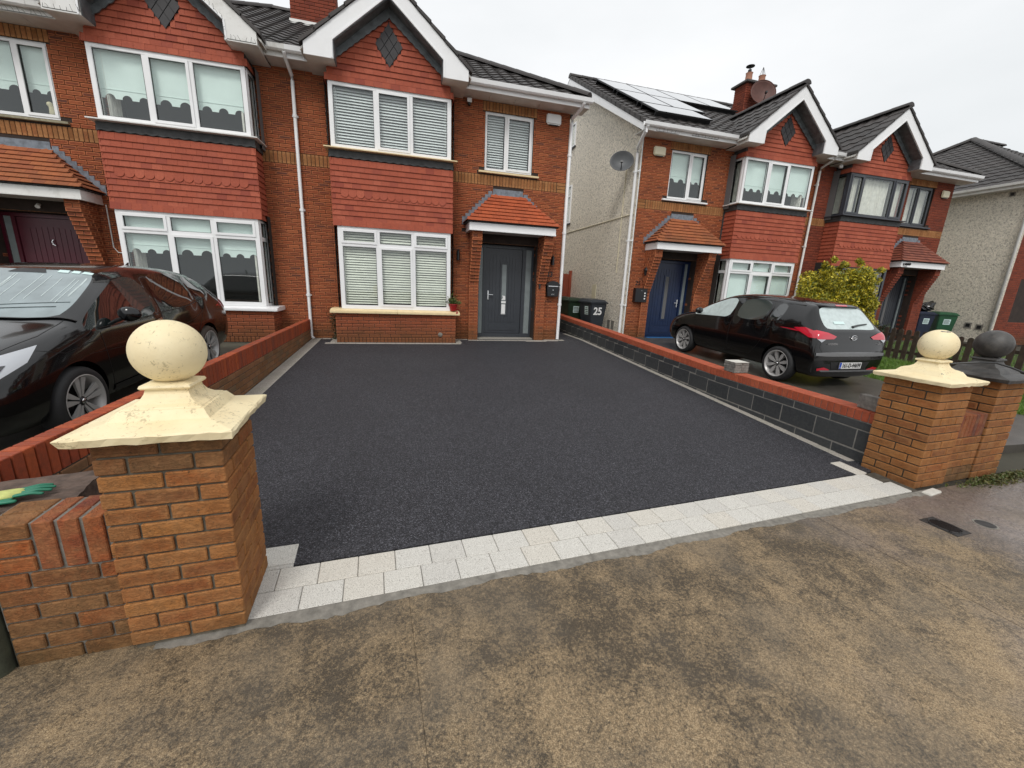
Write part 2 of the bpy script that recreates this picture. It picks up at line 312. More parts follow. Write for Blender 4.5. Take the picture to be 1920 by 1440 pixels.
# ------------------------------------------------------------------ mesh helpers
class MB:
    def __init__(s, F=None): s.v = []; s.f = []; s.F = F; s.uv = None
    def add(s, vs, fs):
        b = len(s.v); s.v += [tuple(x) for x in vs]; s.f += [tuple(b+i for i in f) for f in fs]; return s
    def box(s, x0, x1, y0, y1, z0, z1):
        return s.add([(x0, y0, z0), (x1, y0, z0), (x1, y1, z0), (x0, y1, z0), (x0, y0, z1), (x1, y0, z1), (x1, y1, z1), (x0, y1, z1)],
                     [(0, 3, 2, 1), (4, 5, 6, 7), (0, 1, 5, 4), (1, 2, 6, 5), (2, 3, 7, 6), (3, 0, 4, 7)])
    def prism(s, pts, a, b, axis='y'):   # pts 2D polygon extruded from a to b
        n = len(pts)
        def P(p, h): return (p[0], h, p[1]) if axis == 'y' else (h, p[0], p[1]) if axis == 'x' else (p[0], p[1], h)
        return s.add([P(p, a) for p in pts] + [P(p, b) for p in pts],
                     [tuple(range(n)), tuple(range(2*n-1, n-1, -1))] + [(i, (i+n), (i+1) % n+n, (i+1) % n) for i in range(n)])
    def tube(s, path, r, n=8, cap=True):
        path = [Vector(p) for p in path]; rings = []
        for i, p in enumerate(path):
            d = (path[min(i+1, len(path)-1)] - path[max(i-1, 0)]).normalized()
            a = d.orthogonal().normalized() if abs(d.z) > .95 else d.cross(Vector((0, 0, 1))).normalized()
            b = d.cross(a); rr = r[i] if isinstance(r, (list, tuple)) else r
            rings.append([p + rr*(math.cos(2*math.pi*k/n)*a + math.sin(2*math.pi*k/n)*b) for k in range(n)])
        vs = [v for q in rings for v in q]; fs = []
        for i in range(len(path)-1):
            for k in range(n): fs.append((i*n+k, i*n+(k+1) % n, (i+1)*n+(k+1) % n, (i+1)*n+k))
        if cap: fs += [tuple(range(n))[::-1], tuple(range((len(path)-1)*n, len(path)*n))]
        return s.add(vs, fs)
    def lathe(s, prof, n=32, c=(0, 0, 0), axis='z'):  # prof [(r,h)]
        vs = []
        for r, h in prof:
            for k in range(n):
                a = 2*math.pi*k/n; x, y = r*math.cos(a), r*math.sin(a)
                vs.append((c[0]+x, c[1]+y, c[2]+h) if axis == 'z' else (c[0]+h, c[1]+x, c[2]+y) if axis == 'x' else (c[0]+x, c[1]+h, c[2]+y))
        fs = [(i*n+k, i*n+(k+1) % n, (i+1)*n+(k+1) % n, (i+1)*n+k) for i in range(len(prof)-1) for k in range(n)]
        return s.add(vs, fs)
    def obj(s, name, m, parent=None, smooth=False, loc=None, bevel=0, label=None, kind=None, rot=None, autosmooth=None):
        me = D.meshes.new(name); vs = [s.F(v) for v in s.v] if s.F else s.v
        me.from_pydata(vs, [], s.f); me.update()
        if s.F or bevel:
            bm = bmesh.new(); bm.from_mesh(me)
            if s.F: bmesh.ops.recalc_face_normals(bm, faces=bm.faces)
            if bevel: bmesh.ops.bevel(bm, geom=[e for e in bm.edges if e.is_manifold and e.calc_face_angle(0) > .5], offset=bevel, segments=2, affect='EDGES')
            bm.to_mesh(me); bm.free()
        me.materials.append(M[m] if isinstance(m, str) else m)
        if smooth: me.polygons.foreach_set('use_smooth', [True]*len(me.polygons))
        if autosmooth:
            try: me.set_sharp_from_angle(angle=R(autosmooth))
            except Exception: pass
        o = D.objects.new(name, me); COL.objects.link(o)
        if parent: o.parent = parent
        if loc: o.location = loc
        if rot: o.rotation_euler = rot
        if label: o['label'] = label
        if kind: o['kind'] = kind
        return o
def thing(name, label, cat, loc=(0, 0, 0), rz=0, group=None):
    o = D.objects.new(name, None); o.empty_display_size = .1; COL.objects.link(o); o.location = loc; o.rotation_euler = (0, 0, rz)
    return tag(o, label, cat, group)
def tag(o, label, cat, group=None):
    o['label'] = label; o['category'] = cat
    if group: o['group'] = group
    return o
def struct(o): o['kind'] = 'structure'; return o

_mc = {}
def piece_mesh(kind, l, h, d):
    key = (kind, round(l, 3), round(h, 3), round(d, 3))
    if key in _mc: return _mc[key]
    x, z = l/2, h/2; c = min(.005, l/5, h/5)
    if kind == 'front':      # brick seen from its face, back open
        v = [(-x, 0, -z), (x, 0, -z), (x, 0, z), (-x, 0, z), (-x, -d+c, -z), (x, -d+c, -z), (x, -d+c, z), (-x, -d+c, z),
             (-x+c, -d, -z+c), (x-c, -d, -z+c), (x-c, -d, z-c), (-x+c, -d, z-c)]
        f = [(0, 1, 5, 4), (1, 2, 6, 5), (2, 3, 7, 6), (3, 0, 4, 7), (4, 5, 9, 8), (5, 6, 10, 9), (6, 7, 11, 10), (7, 4, 8, 11), (8, 9, 10, 11)]
    elif kind == 'tile':     # hanging tile, lower edge kicked out
        a, b = d+.016, d-.006
        v = [(-x, -b, z), (x, -b, z), (x, -a, -z), (-x, -a, -z), (-x, -b+.011, z), (x, -b+.011, z), (x, -a+.011, -z), (-x, -a+.011, -z)]
        f = [(0, 3, 2, 1), (4, 5, 6, 7), (3, 7, 6, 2), (0, 4, 7, 3), (1, 2, 6, 5)]
    elif kind == 'scallop':
        a, b = d+.018, d-.010; pts = [(-x, z), (x, z)] + [(x*math.cos(t), -z+x*.55 - x*math.sin(t)*.95) for t in [math.pi*k/8 for k in range(9)]]
        n = len(pts); f0 = lambda q: b + (a-b)*(z-q)/(2*z)
        v = [(p, -f0(q), q) for p, q in pts] + [(p, -f0(q)+.011, q) for p, q in pts]
        f = [tuple(range(n))[::-1], tuple(range(n, 2*n))] + [(i, (i+1) % n, (i+1) % n+n, i+n) for i in range(n)]
    else:                    # 'full' chamfered box: l along x, d along y, h along z, centred
        y = d/2; v = []; f = []
        bm = bmesh.new(); bmesh.ops.create_cube(bm, size=1)
        for q in bm.verts: q.co = Vector((q.co.x*l, q.co.y*d, q.co.z*h))
        bmesh.ops.bevel(bm, geom=bm.edges[:], offset=min(.004, l/6, d/6, h/6), segments=1, affect='EDGES')
        v = [tuple(q.co) for q in bm.verts]; f = [tuple(q.index for q in p.verts) for p in bm.faces]; bm.free()
    me = D.meshes.new('piece'); me.from_pydata(v, [], f)
    uv = me.uv_layers.new(name='UVMap')
    for lp in me.loops:
        q = v[lp.vertex_index]; uv.data[lp.index].uv = (q[0]/l+.5, q[2]/h+.5)
    _mc[key] = (me, v, f)
    return _mc[key]
class Pieces:
    def __init__(s, parent, name, m, cap=300, single=True):
        s.p = parent; s.name = name; s.m = m; s.cap = cap; s.L = []; s.single = single
        s.W = (parent.parent.matrix_basis @ parent.matrix_basis if parent.parent else parent.matrix_basis).copy()
    def add(s, c, l, h, d=.012, yaw=0, kind='front', roll=0, m=None, pitch=0, rot=None):
        if rot is None:
            rot = Matrix.Rotation(yaw, 3, 'Z') @ Matrix.Rotation(pitch, 3, 'X') @ Matrix.Rotation(roll, 3, 'Y')
        s.L.append((Vector(c), l, h, d, rot, kind, m or s.m))
    def flush(s):
        def score(e):
            q = project(s.W @ e[0])
            if not q: return 0
            nrm = (s.W.to_3x3() @ (e[4] @ Vector((0, -1, 0)))).normalized()
            vd = (CAMP - s.W @ e[0]).normalized(); a = nrm.dot(vd)
            if e[5] == 'full': a = max(a, .4)
            if a <= 0 or not (-20 < q[0] < 1940 and -20 < q[1] < 1460): return 0
            return e[1]*e[2]*a/q[2]**2
        L = sorted(s.L, key=score, reverse=True) if len(s.L) > s.cap or not s.single else s.L
        one = L[:s.cap] if s.single else []; rest = L[len(one):]
        for c, l, h, d, rot, kind, m in one:
            me = piece_mesh(kind, l, h, d)[0]
            key = (me.name, m)
            if key not in _mc:
                mm = me.copy(); mm.materials.append(M[m]); _mc[key] = mm
            o = D.objects.new(s.name, _mc[key]); COL.objects.link(o); o.parent = s.p
            o.location = c; o.rotation_euler = rot.to_euler()
        bym = {}
        for e in rest: bym.setdefault(e[6], []).append(e)
        for m, es in bym.items():
            V, Fc, U = [], [], []
            for c, l, h, d, rot, kind, _ in es:
                me, v, f = piece_mesh(kind, l, h, d); b = len(V)
                V += [tuple(rot @ Vector(q) + c) for q in v]; Fc += [tuple(b+i for i in p) for p in f]
                for p in f:
                    for i in p: U += [v[i][0]/l+.5, v[i][2]/h+.5]
            me = D.meshes.new(s.name); me.from_pydata(V, [], Fc); uv = me.uv_layers.new(name='UVMap'); uv.data.foreach_set('uv', U)
            me.materials.append(M[m]); o = D.objects.new(s.name, me); COL.objects.link(o); o.parent = s.p; o['kind'] = 'stuff'
def text(s, size, m, parent, loc, rot=(R(90), 0, 0), name='number', ext=.002, font_scale_x=1, align='CENTER', bold=0):
    c = D.curves.new(name, 'FONT'); c.body = s; c.size = size; c.extrude = ext; c.align_x = align; c.align_y = 'CENTER'; c.offset = bold
    o = D.objects.new('tmp', c); COL.objects.link(o)
    me = D.meshes.new_from_object(o.evaluated_get(bpy.context.evaluated_depsgraph_get())) if False else o.to_mesh().copy()
    o.to_mesh_clear(); D.objects.remove(o); me.materials.clear(); me.materials.append(M[m])
    q = D.objects.new(name, me); COL.objects.link(q); q.parent = parent; q.location = loc; q.rotation_euler = rot; q.scale = (font_scale_x, 1, 1); return q
def gz(y, x=0): return .0375*max(min(y, 0), -8.2)

def overlap(a0, a1, b0, b1): return min(a1, b1) - max(a0, b0)
def courses(P, F, width, z0, n, holes, ch=.075, bl=.225, yaw=0, d=.014, m=None, u0=0, bond=.5, mort=.012, off=0, cut=None):
    """stretcher bond on a vertical face. F(u, v) -> local point on the face. holes: (u0, u1, v0, v1)"""
    for k in range(n):
        v = z0 + (k+.5)*ch; x = u0 - bl*(bond if (k+off) % 2 else 0)
        segs = [(u0, u0+width)]
        for h in holes:
            if h[2]+.03 < v < h[3]-.03 or (h[2] < v < h[3]):
                segs = [q for a, b in segs for q in ((a, min(b, h[0])), (max(a, h[1]), b)) if q[1]-q[0] > .03]
        while x < u0+width:
            for a, b in segs:
                lo, hi = max(x, a), min(x+bl, b)
                if hi-lo > .04 and not (cut and cut((lo+hi)/2, v)): P.add(F((lo+hi)/2, v), hi-lo-mort, ch-mort, d*random.uniform(.85, 1.1), yaw, m=m)
            x += bl
def soldiers(P, F, a, b, v0, h, yaw=0, d=.013, m=None, w=.075, mort=.010, gap=0):
    n = max(1, round((b-a)/w)); ww = (b-a)/n
    for i in range(n): P.add(F(a+(i+.5)*ww, v0+h/2), ww-mort, h-mort, d, yaw, m=m)
def panel(name, m, parent, F, u0, u1, v0, v1, holes, rev=.1, out=0):
    """flat wall sheet with openings and reveals; F(u, v, w) w outwards"""
    us = sorted({u0, u1, *[max(u0, min(u1, h[i])) for h in holes for i in (0, 1)]}); vs = sorted({v0, v1, *[max(v0, min(v1, h[i])) for h in holes for i in (2, 3)]})
    mb = MB()
    for i in range(len(us)-1):
        for j in range(len(vs)-1):
            cu, cv = (us[i]+us[i+1])/2, (vs[j]+vs[j+1])/2
            if any(h[0] < cu < h[1] and h[2] < cv < h[3] for h in holes): continue
            mb.add([F(us[i], vs[j], out), F(us[i+1], vs[j], out), F(us[i+1], vs[j+1], out), F(us[i], vs[j+1], out)], [(0, 1, 2, 3)])
    for h in holes:
        a, b, c, d = max(u0, h[0]), min(u1, h[1]), max(v0, h[2]), min(v1, h[3])
        q = [(a, c), (b, c), (b, d), (a, d)]
        for i in range(4):
            p, r = q[i], q[(i+1) % 4]
            mb.add([F(*p, out), F(*r, out), F(*r, -rev), F(*p, -rev)], [(0, 1, 2, 3)])
    return mb.obj(name, m, parent)

# ------------------------------------------------------------------ ground
GX0, GX1 = -14, 44
SA = R(3.7); S0 = Vector((1.23, -8.12)); SD = Vector((math.cos(SA), math.sin(SA))); SN = Vector((-math.sin(SA), math.cos(SA)))
def st(u, w): p = S0 + SD*u + SN*w; return p.x, p.y     # street frame: u along the kerb line, w towards the houses
def sty(x, w=0): return S0.y + math.tan(SA)*(x-S0.x) + w/math.cos(SA)
mb = MB()
ys = [-60, -8.2, 0, 120]
for i in range(3):
    a, b = ys[i], ys[i+1]
    mb.add([(-90, a, gz(a)-.06), (140, a, gz(a)-.06), (140, b, gz(b)-.06), (-90, b, gz(b)-.06)], [(0, 1, 2, 3)])
struct(mb.obj('ground', 'earth'))
def sheet(name, m, pts, dz=0, th=.03):
    """polygon clipped at the slope break and laid on the sloping ground"""
    bm = bmesh.new(); vs = [bm.verts.new((x, y, 0)) for x, y in pts]; bm.faces.new(vs)
    for yy in (-8.2, 0):
        bmesh.ops.bisect_plane(bm, geom=bm.verts[:]+bm.edges[:]+bm.faces[:], plane_co=(0, yy, 0), plane_no=(0, 1, 0))
    for v in bm.verts: v.co.z = gz(v.co.y) + dz
    r = bmesh.ops.extrude_face_region(bm, geom=bm.faces[:])
    for e in r['geom']:
        if isinstance(e, bmesh.types.BMVert): e.co.z -= th
    bmesh.ops.recalc_face_normals(bm, faces=bm.faces)
    me = D.meshes.new(name); bm.to_mesh(me); bm.free(); me.materials.append(M[m])
    o = D.objects.new(name, me); COL.objects.link(o); return struct(o)
wr_in = lambda y: 6.5 + (y+7.3)*.0295
sheet('driveway', 'tarmac', [(.0, 0), (0, -7.6), (1.22, -7.6), st(-.03, .36), st(5.2, .36), (6.5, -7.35), (wr_in(0), 0), (6.9, 7), (5.9, 7), (5.9, 0)])
sheet('drive_next_door_left', 'drive_left', [(-.2, 0), (-.2, -7.7), (-9, -8.3), (-9, 0)], -.008)
sheet('drive_next_door_right', 'drive_wet', [(7.0, 7), (6.75, 0), (6.75, -7.2), (10.8, -7.3), (10.85, -4.2), (11.0, .4), (8.15, .4), (8.15, 7)], .045, .12)
sheet('garden_bed', 'earth', [(11.0, .4), (10.85, -4.2), (10.8, -7.2), (20, -6.7), (22.2, .4)], .02, .1)
# footpath slabs
path = struct(MB().box(-30, 60, -14, -8.3, -.40, -.34).obj('footpath', 'path'))
P_u = [-16, -11.2, -6.6, -2.3, .77, 3.86, 8.4, 12.5, 17, 22, 30]
for i in range(len(P_u)-1):
    a, b = P_u[i]+(.0008 if i != 5 else .003), P_u[i+1]-(.0008 if i != 4 else .003)
    pts = [st(a, -4.6), st(b, -4.6), st(b, -.004), st(a, -.004)]
    mb = MB()
    n = 14; top = []
    for p in pts: top.append((p[0], p[1], -.3085 - .004*(S0.y - p[1])*.4))
    mb.add(top + [(x, y, z-.05) for x, y, z in top], [(0, 1, 2, 3), (7, 6, 5, 4), (0, 4, 5, 1), (1, 5, 6, 2), (2, 6, 7, 3), (3, 7, 4, 0)])
    mb.obj('slab', 'path', path)
struct(MB().box(-60, 90, -22, -12.7, -.44, -.40).obj('road', 'road'))
# mortar haunch along the pavers
mb = MB(); n = 160; tp = []; bt = []
for i in range(n+1):
    u = -.35 + 5.75*i/n; wv = -.055 - .018*random.random() - .012*math.sin(i*.37) - .01*math.sin(i*.11)
    tp.append((*st(u, .003), -.300)); bt.append((*st(u, wv), -.3075))
for i in range(n): mb.add([tp[i], tp[i+1], bt[i+1], bt[i]], [(0, 3, 2, 1)])
o = struct(mb.obj('mortar_haunch', 'mortar_grey'))
# pavers
border = struct(sheet('paving_border', 'mortar_dark', [st(-.02, 0), st(5.24, 0), st(5.24, .35), st(-.02, .35)], -.006))
PV = Pieces(border, 'paver', 'paver', cap=300)
def paver(u0, u1, w0, w1, m=None, dz=.004):
    p = st((u0+u1)/2, (w0+w1)/2); q = gz(p[1])
    rot = Matrix.Rotation(SA, 3, 'Z') @ Matrix.Rotation(.0375 if p[1] > -8.2 else 0, 3, 'X')
    PV.add((p[0], p[1], q-.023+dz+random.uniform(-.001, .001)), u1-u0-.003, .05, w1-w0-.003, kind='full', rot=rot, m=m)
for row, off in ((0, .225), (1, .085)):
    e = [0.0] + [off+.21*k for k in range(30) if off+.21*k < 5.1] + [5.15-.09*row]
    for a, b in zip(e, e[1:]): paver(a, b, row*.172, row*.172+.172)
paver(-.035, .15, .345, .375); paver(-.035, .15, .375, .56); paver(4.98, 5.12, .345, .60)
def pave(cx, cy, lx, ly, m='paver_dk'):
    PV.add((cx, cy, gz(cy)-.021), lx-.003, .05, ly-.003, kind='full', rot=Matrix.Rotation(.0375 if cy < 0 else 0, 3, 'X'), m=m)
y = -.02
while y > -7.4: pave(.11, y-.105, .2, .21); y -= .21
y = 1.4
while y > -7.2: pave(wr_in(y)-.055, y-.1, .1, .2); y -= .2
for x0, x1, ya, yb in ((.22, .58, -.12, 0), (3.22, 3.54, -.12, 0), (3.54, 5.9, -.22, -.10), (5.0, 5.55, -.30, -.22), (5.55, 6.1, -.14, 0)):
    n = max(1, round((x1-x0)/.21))
    for i in range(n): pave(x0+(i+.5)*(x1-x0)/n, (ya+yb)/2, (x1-x0)/n, yb-ya)
for i in range(14): pave(.47+.21*i, -.63, .21, .14)
pave(.52, -.38, .14, .36); pave(.52, -.1, .14, .2); pave(3.27, -.38, .14, .36)
PV.flush()

# ------------------------------------------------------------------ houses
W_, EAVE, SL = 5.9, 5.30, .587
ROOF0 = 5.50                       # z of tile top at y=-.45
CX = 1.87
def frame_map(yaw, ox, oy, mm):
    """window frame mapper: u to viewer's right on an unmirrored front, v up, w outwards"""
    c, s = math.cos(yaw), math.sin(yaw)
    return lambda p: (mm*(ox + p[0]*c - p[1]*s*0 + p[1]*s), oy + p[0]*s - p[1]*c, p[2])
def window(parent, name, F, W, H, cols, transom=None, sash=(), mt='white', fr=.06, mul=.07, blind=None, room='room', label=None, pane_m='glass'):
    """F maps (u, w, v). Frame mesh is the part; panes and blinds are its sub-parts"""
    mb = MB(F)
    bx = lambda a, b, c, d, w0=-.05, w1=.015: mb.box(a, b, w0, w1, c, d)
    bx(0, W, 0, fr); bx(0, W, H-fr, H); bx(0, fr, fr, H-fr); bx(W-fr, W, fr, H-fr)
    xs = [0] + list(cols) + [W]
    for c in cols: bx(c-mul/2, c+mul/2, fr, H-fr, w1=.012)
    if transom: bx(fr, W-fr, transom-mul/2, transom+mul/2, w1=.013)
    rows = [(fr, transom-mul/2), (transom+mul/2, H-fr)] if transom else [(fr, H-fr)]
    cells = []
    for i in range(len(xs)-1):
        a = fr if i == 0 else xs[i]+mul/2; b = W-fr if i == len(xs)-2 else xs[i+1]-mul/2
        for j, (c, d) in enumerate(rows):
            if (i, j) in sash:
                q = .045; e = .028; a0, b0, c0, d0 = a-.012, b+.012, c-.012, d+.012
                bx(a0, b0, c0, c0+q, 0, e); bx(a0, b0, d0-q, d0, 0, e); bx(a0, a0+q, c0+q, d0-q, 0, e); bx(b0-q, b0, c0+q, d0-q, 0, e)
                cells.append((a0+q, b0-q, c0+q, d0-q, i, j))
            else:
                q = .012; bx(a, b, c, c+q, 0, .006); bx(a, b, d-q, d, 0, .006); bx(a, a+q, c+q, d-q, 0, .006); bx(b-q, b, c+q, d-q, 0, .006)
                cells.append((a+q, b-q, c+q, d-q, i, j))
    fo = mb.obj(name, mt, parent, label=label)
    gk = MB(F)
    for a, b, c, d, i, j in cells:
        gk.box(a-.004, a+.002, -.012, .008, c-.004, d+.004); gk.box(b-.002, b+.004, -.012, .008, c-.004, d+.004); gk.box(a, b, -.012, .008, c-.004, c+.002); gk.box(a, b, -.012, .008, d-.002, d+.004)
        MB(F).box(a-.004, b+.004, -.014, -.008, c-.004, d+.004).obj('pane', pane_m, fo)
    gk.obj('seal', 'black', fo)
    if blind:
        kind = blind[0]
        if kind == 'slat':
            sb = MB(F)
            for a, b, c, d, i, j in cells:
                z = d - .02
                while z > c:
                    j1, j2 = random.uniform(-.003, .003), random.uniform(-.003, .003)
                    sb.add([(a, -.105, z+.019+j1), (b, -.105, z+.019+j2), (b, -.072, z-.016-j1), (a, -.072, z-.016-j2),
                            (a, -.105, z+.016+j1), (b, -.105, z+.016+j2), (b, -.072, z-.019-j1), (a, -.072, z-.019-j2)], [(0, 1, 2, 3), (7, 6, 5, 4), (3, 2, 6, 7), (0, 4, 5, 1)]); z -= blind[2] if len(blind) > 2 else .05
            o = sb.obj('blind_slats', blind[1], fo); o['kind'] = 'stuff'
        elif kind == 'roller':
            for a, b, c, d, i, j in cells:
                bot = H*blind[1]
                if bot >= d: continue
                pts = []; bb = max(c-.01, bot)
                if bot > c+.05:
                    n = max(2, round((b-a)/.26)); wd = (b-a+.06)/n
                    for k in range(n):
                        s0 = a-.03+k*wd; cx = s0+wd/2
                        pts.append((s0, bb))
                        for q in range(9):
                            t = math.pi*(1-q/8); pts.append((cx+wd*.3*math.cos(t), bb+wd*.3*math.sin(t)))
                    pts.append((b+.03, bb))
                else: pts = [(a-.03, bb), (b+.03, bb)]
                pts += [(b+.03, d+.03), (a-.03, d+.03)]
                MB(F).prism(pts, -.10, -.096).obj('blind', 'blind', fo)
                if bot > c+.05: MB(F).box(a-.03, b+.03, -.095, -.088, bb+.14, bb+.15).obj('blind_hem', 'blind', fo)
        elif kind == 'curtain':
            for a, b, c, d, i, j in cells:
                if (i, j) in blind[1]:
                    n = 40; mbc = MB(F)
                    pts = [(a-.02+(b-a+.04)*k/n, -.14+.02*math.sin(k*1.3+i)+.008*math.sin(k*3.1)) for k in range(n+1)]
                    for k in range(n):
                        p, q = pts[k], pts[k+1]
                        mbc.add([(p[0], p[1], c), (q[0], q[1], c), (q[0], q[1], d), (p[0], p[1], d)], [(0, 1, 2, 3)])
                    mbc.obj('curtain', 'curtain', fo)
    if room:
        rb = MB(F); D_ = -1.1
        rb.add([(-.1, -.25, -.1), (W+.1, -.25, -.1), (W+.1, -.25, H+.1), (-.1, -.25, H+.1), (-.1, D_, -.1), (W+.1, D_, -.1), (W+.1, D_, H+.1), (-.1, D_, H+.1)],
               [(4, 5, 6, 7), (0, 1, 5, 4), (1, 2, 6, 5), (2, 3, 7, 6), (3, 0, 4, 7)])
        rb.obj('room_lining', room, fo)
    return fo

def roof_slope(mb, O, A, S, length, slope_len, tw=.30, gauge=.33, amp=.022, clip=None):
    """interlocking tiles: O eave corner, A along the eave, S up the slope"""
    O, A, S = Vector(O), Vector(A).normalized(), Vector(S).normalized(); N = A.cross(S).normalized()
    if N.z < 0: N = -N
    nr = int(slope_len/gauge)+1; nt_ = max(1, round(length/tw)); sub = 6
    for r in range(nr):
        s0, s1 = r*gauge, min((r+1)*gauge, slope_len)
        x0, x1 = 0, length
        if clip: x0, x1 = clip(s0, s1)
        if x1-x0 < .1: continue
        k0, k1 = int(x0/tw*sub), int(math.ceil(x1/tw*sub))
        prev = None; V = []; Fc = []
        for k in range(k0, k1+1):
            x = min(max(k*tw/sub, x0), x1); ph = (k % sub)/sub
            h = amp*(1 if ph < .01 else .85 if abs(ph-1/6) < .01 else .25 if abs(ph-2/6) < .01 else 0 if ph < .7 else .55)
            a = O + A*x + S*s0 + N*(h+.028); b = O + A*x + S*(s1+.02) + N*(h+.004); c = O + A*x + S*s0 - N*.01
            V += [a, b, c]
        n = len(V)//3
        for i in range(n-1): Fc += [(3*i, 3*i+3, 3*i+4, 3*i+1), (3*i+2, 3*i+5, 3*i+3, 3*i)]
        mb.add(V, Fc)
def ridge_tiles(parent, a, b, m='roof', r=.11, step=.45, name='ridge_tile', mapx=None):
    a, b = Vector(a), Vector(b); d = (b-a); L_ = d.length; d.normalize(); n = max(1, round(L_/step))
    s = d.cross(Vector((0, 0, 1))).normalized(); u = s.cross(d).normalized()
    for i in range(n):
        mb = MB(mapx); V = []
        for e, t in ((0, i), (1, i+1)):
            p = a + d*(L_*t/n + (.02 if e else -.0))
            for k in range(9):
                th = math.pi*(k/8)*1.0; rr = r*(1.0 if e else .94)
                V.append(p + s*rr*1.15*math.cos(th) + u*(rr*math.sin(th)-.03))
        mb.add(V, [(k, k+1, k+10, k+9) for k in range(8)] + [tuple(range(9)), tuple(range(17, 8, -1))])
        mb.obj(name, m, parent, smooth=False)

def house(key, label, ox, oy, oz, mm, o):
    H = thing('house', label, 'house', (ox, oy, oz), 0, 'semi-detached houses in the row')
    X = lambda p: (mm*p[0], p[1], p[2])
    bm_ = o.get('brick', 'brick'); wm = o.get('win', 'white')
    B = Pieces(H, 'brick', bm_, 300, o.get('single', True))
    T = Pieces(H, 'hanging_tile', 'tile', 300, o.get('single', True))
    # main facade sheet (mortar) with openings
    small = (3.88, 5.02, 3.90, 5.12); door = (3.80, 5.25, 0.0, 2.32); bay = (.75, 3.0, .80, 2.35); bayu = (.75, 3.0, 3.95, 4.98)
    Ff = lambda u, v, w: (mm*u, -w, v)
    panel('wall', 'mortar', H, Ff, 0, W_, -.3, EAVE+.06, [small, door, bay, bayu], rev=.28)
    # brick courses
    z0 = -.02; F2 = lambda u, v: (mm*u, 0, v)
    holes = [(.70, 3.05, -.1, 5.4), small, (3.66, 5.36, -.1, 2.55), (3.75, 5.16, 3.8, 3.93), (3.82, 5.08, 5.08, 5.4), (0, 5.9, 3.58, 3.805), (4.1, 4.82, 3.38, 3.56)]
    vent = (.02, .24, 5.13, 5.21)
    def cut(u, v):   # behind the porch roof
        if 2.55 < v < 3.4: k = (v-2.7)/.7; return 3.5+.6*k+.06 < u < 5.5-.65*k-.06
        return False
    courses(B, F2, W_-.005, z0, 71, holes, cut=cut, off=0 if mm > 0 else 1)
    soldiers(B, F2, .0, .70, 3.58, .225, m='soldier'); soldiers(B, F2, 3.06, 5.66, 3.58, .225, m='soldier')
    for k in range(3): B.add((mm*5.78, 0, 3.6175+.075*k), .215, .065, .012, m='soldier')
    soldiers(B, F2, 3.82, 5.08, 5.10, .20, m='soldier')
    for vx in (.12, 3.42) if key != 'D' else (.12,):
        vz = 5.17 if vx < 1 else 2.36
        MB(X).box(vx-.1, vx+.1, -.016, 0, vz-.035, vz+.035).obj('air_vent', 'soldier_dk', H)
    # porch pilasters with corbelled courses, door surround
    for (a, b) in ((3.555, 3.78), (5.27, 5.495)):
        core = MB(X); n = 34
        for k in range(n):
            v = -.02+.075*k; dep = .11 if k < 19 else .11 + (k-18)*.03 if k < 32 else .50
            core.box(a+.008, b-.008, -dep+.008, 0, v, v+.075)
            B.add((mm*(a+b)/2, -dep+.012, v+.0375), b-a-.004 if k % 2 else .105, .065, .012) if k % 2 else [B.add((mm*(a+.055+q*.115), -dep+.012, v+.0375), .103, .065, .012) for q in (0, 1)]
            for sx, yw in ((a, -1), (b, 1)):
                if yw*mm < 0 or True:
                    x = 0
                    while x < dep-.015:
                        l = min(.215 if (k % 2) else .1025, dep-x)
                        if x+l > .02: B.add((mm*(sx-yw*.010), -(dep-x-l/2), v+.0375), l-.008, .065, .012, yaw=yw*mm*R(90))
                        x += l+.0
        core.obj('corbel_core', 'mortar', H)
    # recess sides, lintel, threshold
    for sx, yw in ((3.785, 1), (5.265, -1)):
        courses(B, lambda u, v, sx=sx: (mm*sx, u, v), .27, z0, 31, [], yaw=yw*mm*R(90), u0=-.0, off=1)
    F3 = lambda u, v: (mm*u, .02, v)
    soldiers(B, F3, 3.79, 5.26, 2.31, .225, m='soldier')
    MB(X).box(3.78, 5.27, .02, .30, 2.31, 2.5).obj('door_lintel', 'mortar', H)
    make_door(H, X, mm, o)
    # porch canopy
    cz0, cz1 = 2.51, 2.68
    mb = MB(X); mb.box(3.47, 5.51, -.575, -.55, cz0, cz1); mb.box(3.47, 3.495, -.55, 0, cz0, cz1); mb.box(5.485, 5.51, -.55, 0, cz0, cz1)
    mb.box(3.465, 5.515, -.585, -.575, cz0, cz0+.03)
    mb.obj('porch_fascia', o.get('fascia', 'white'), H, bevel=.003)
    MB(X).box(3.5, 5.48, -.55, 0, cz0+.01, cz0+.03).obj('porch_soffit', 'soffit', H)
    ex0, ex1, ey, ez = 3.42, 5.56, -.62, 2.69; rx0, rx1, rz_ = 4.12, 4.80, 3.36
    core = MB(X); core.add([(ex0, 0, ez), (ex0, ey, ez), (ex1, ey, ez), (ex1, 0, ez), (rx0, 0, rz_), (rx1, 0, rz_), (rx0, -.06, rz_), (rx1, -.06, rz_)],
                           [(1, 2, 7, 6), (0, 1, 6, 4), (2, 3, 5, 7), (4, 6, 7, 5), (0, 3, 2, 1)])
    core.obj('porch_roof', 'lead_dk', H)
    pt = o.get('ptile', 'porch_tile')
    PT = Pieces(H, 'porch_tile', pt, 300, o.get('single', True))
    nr = 8
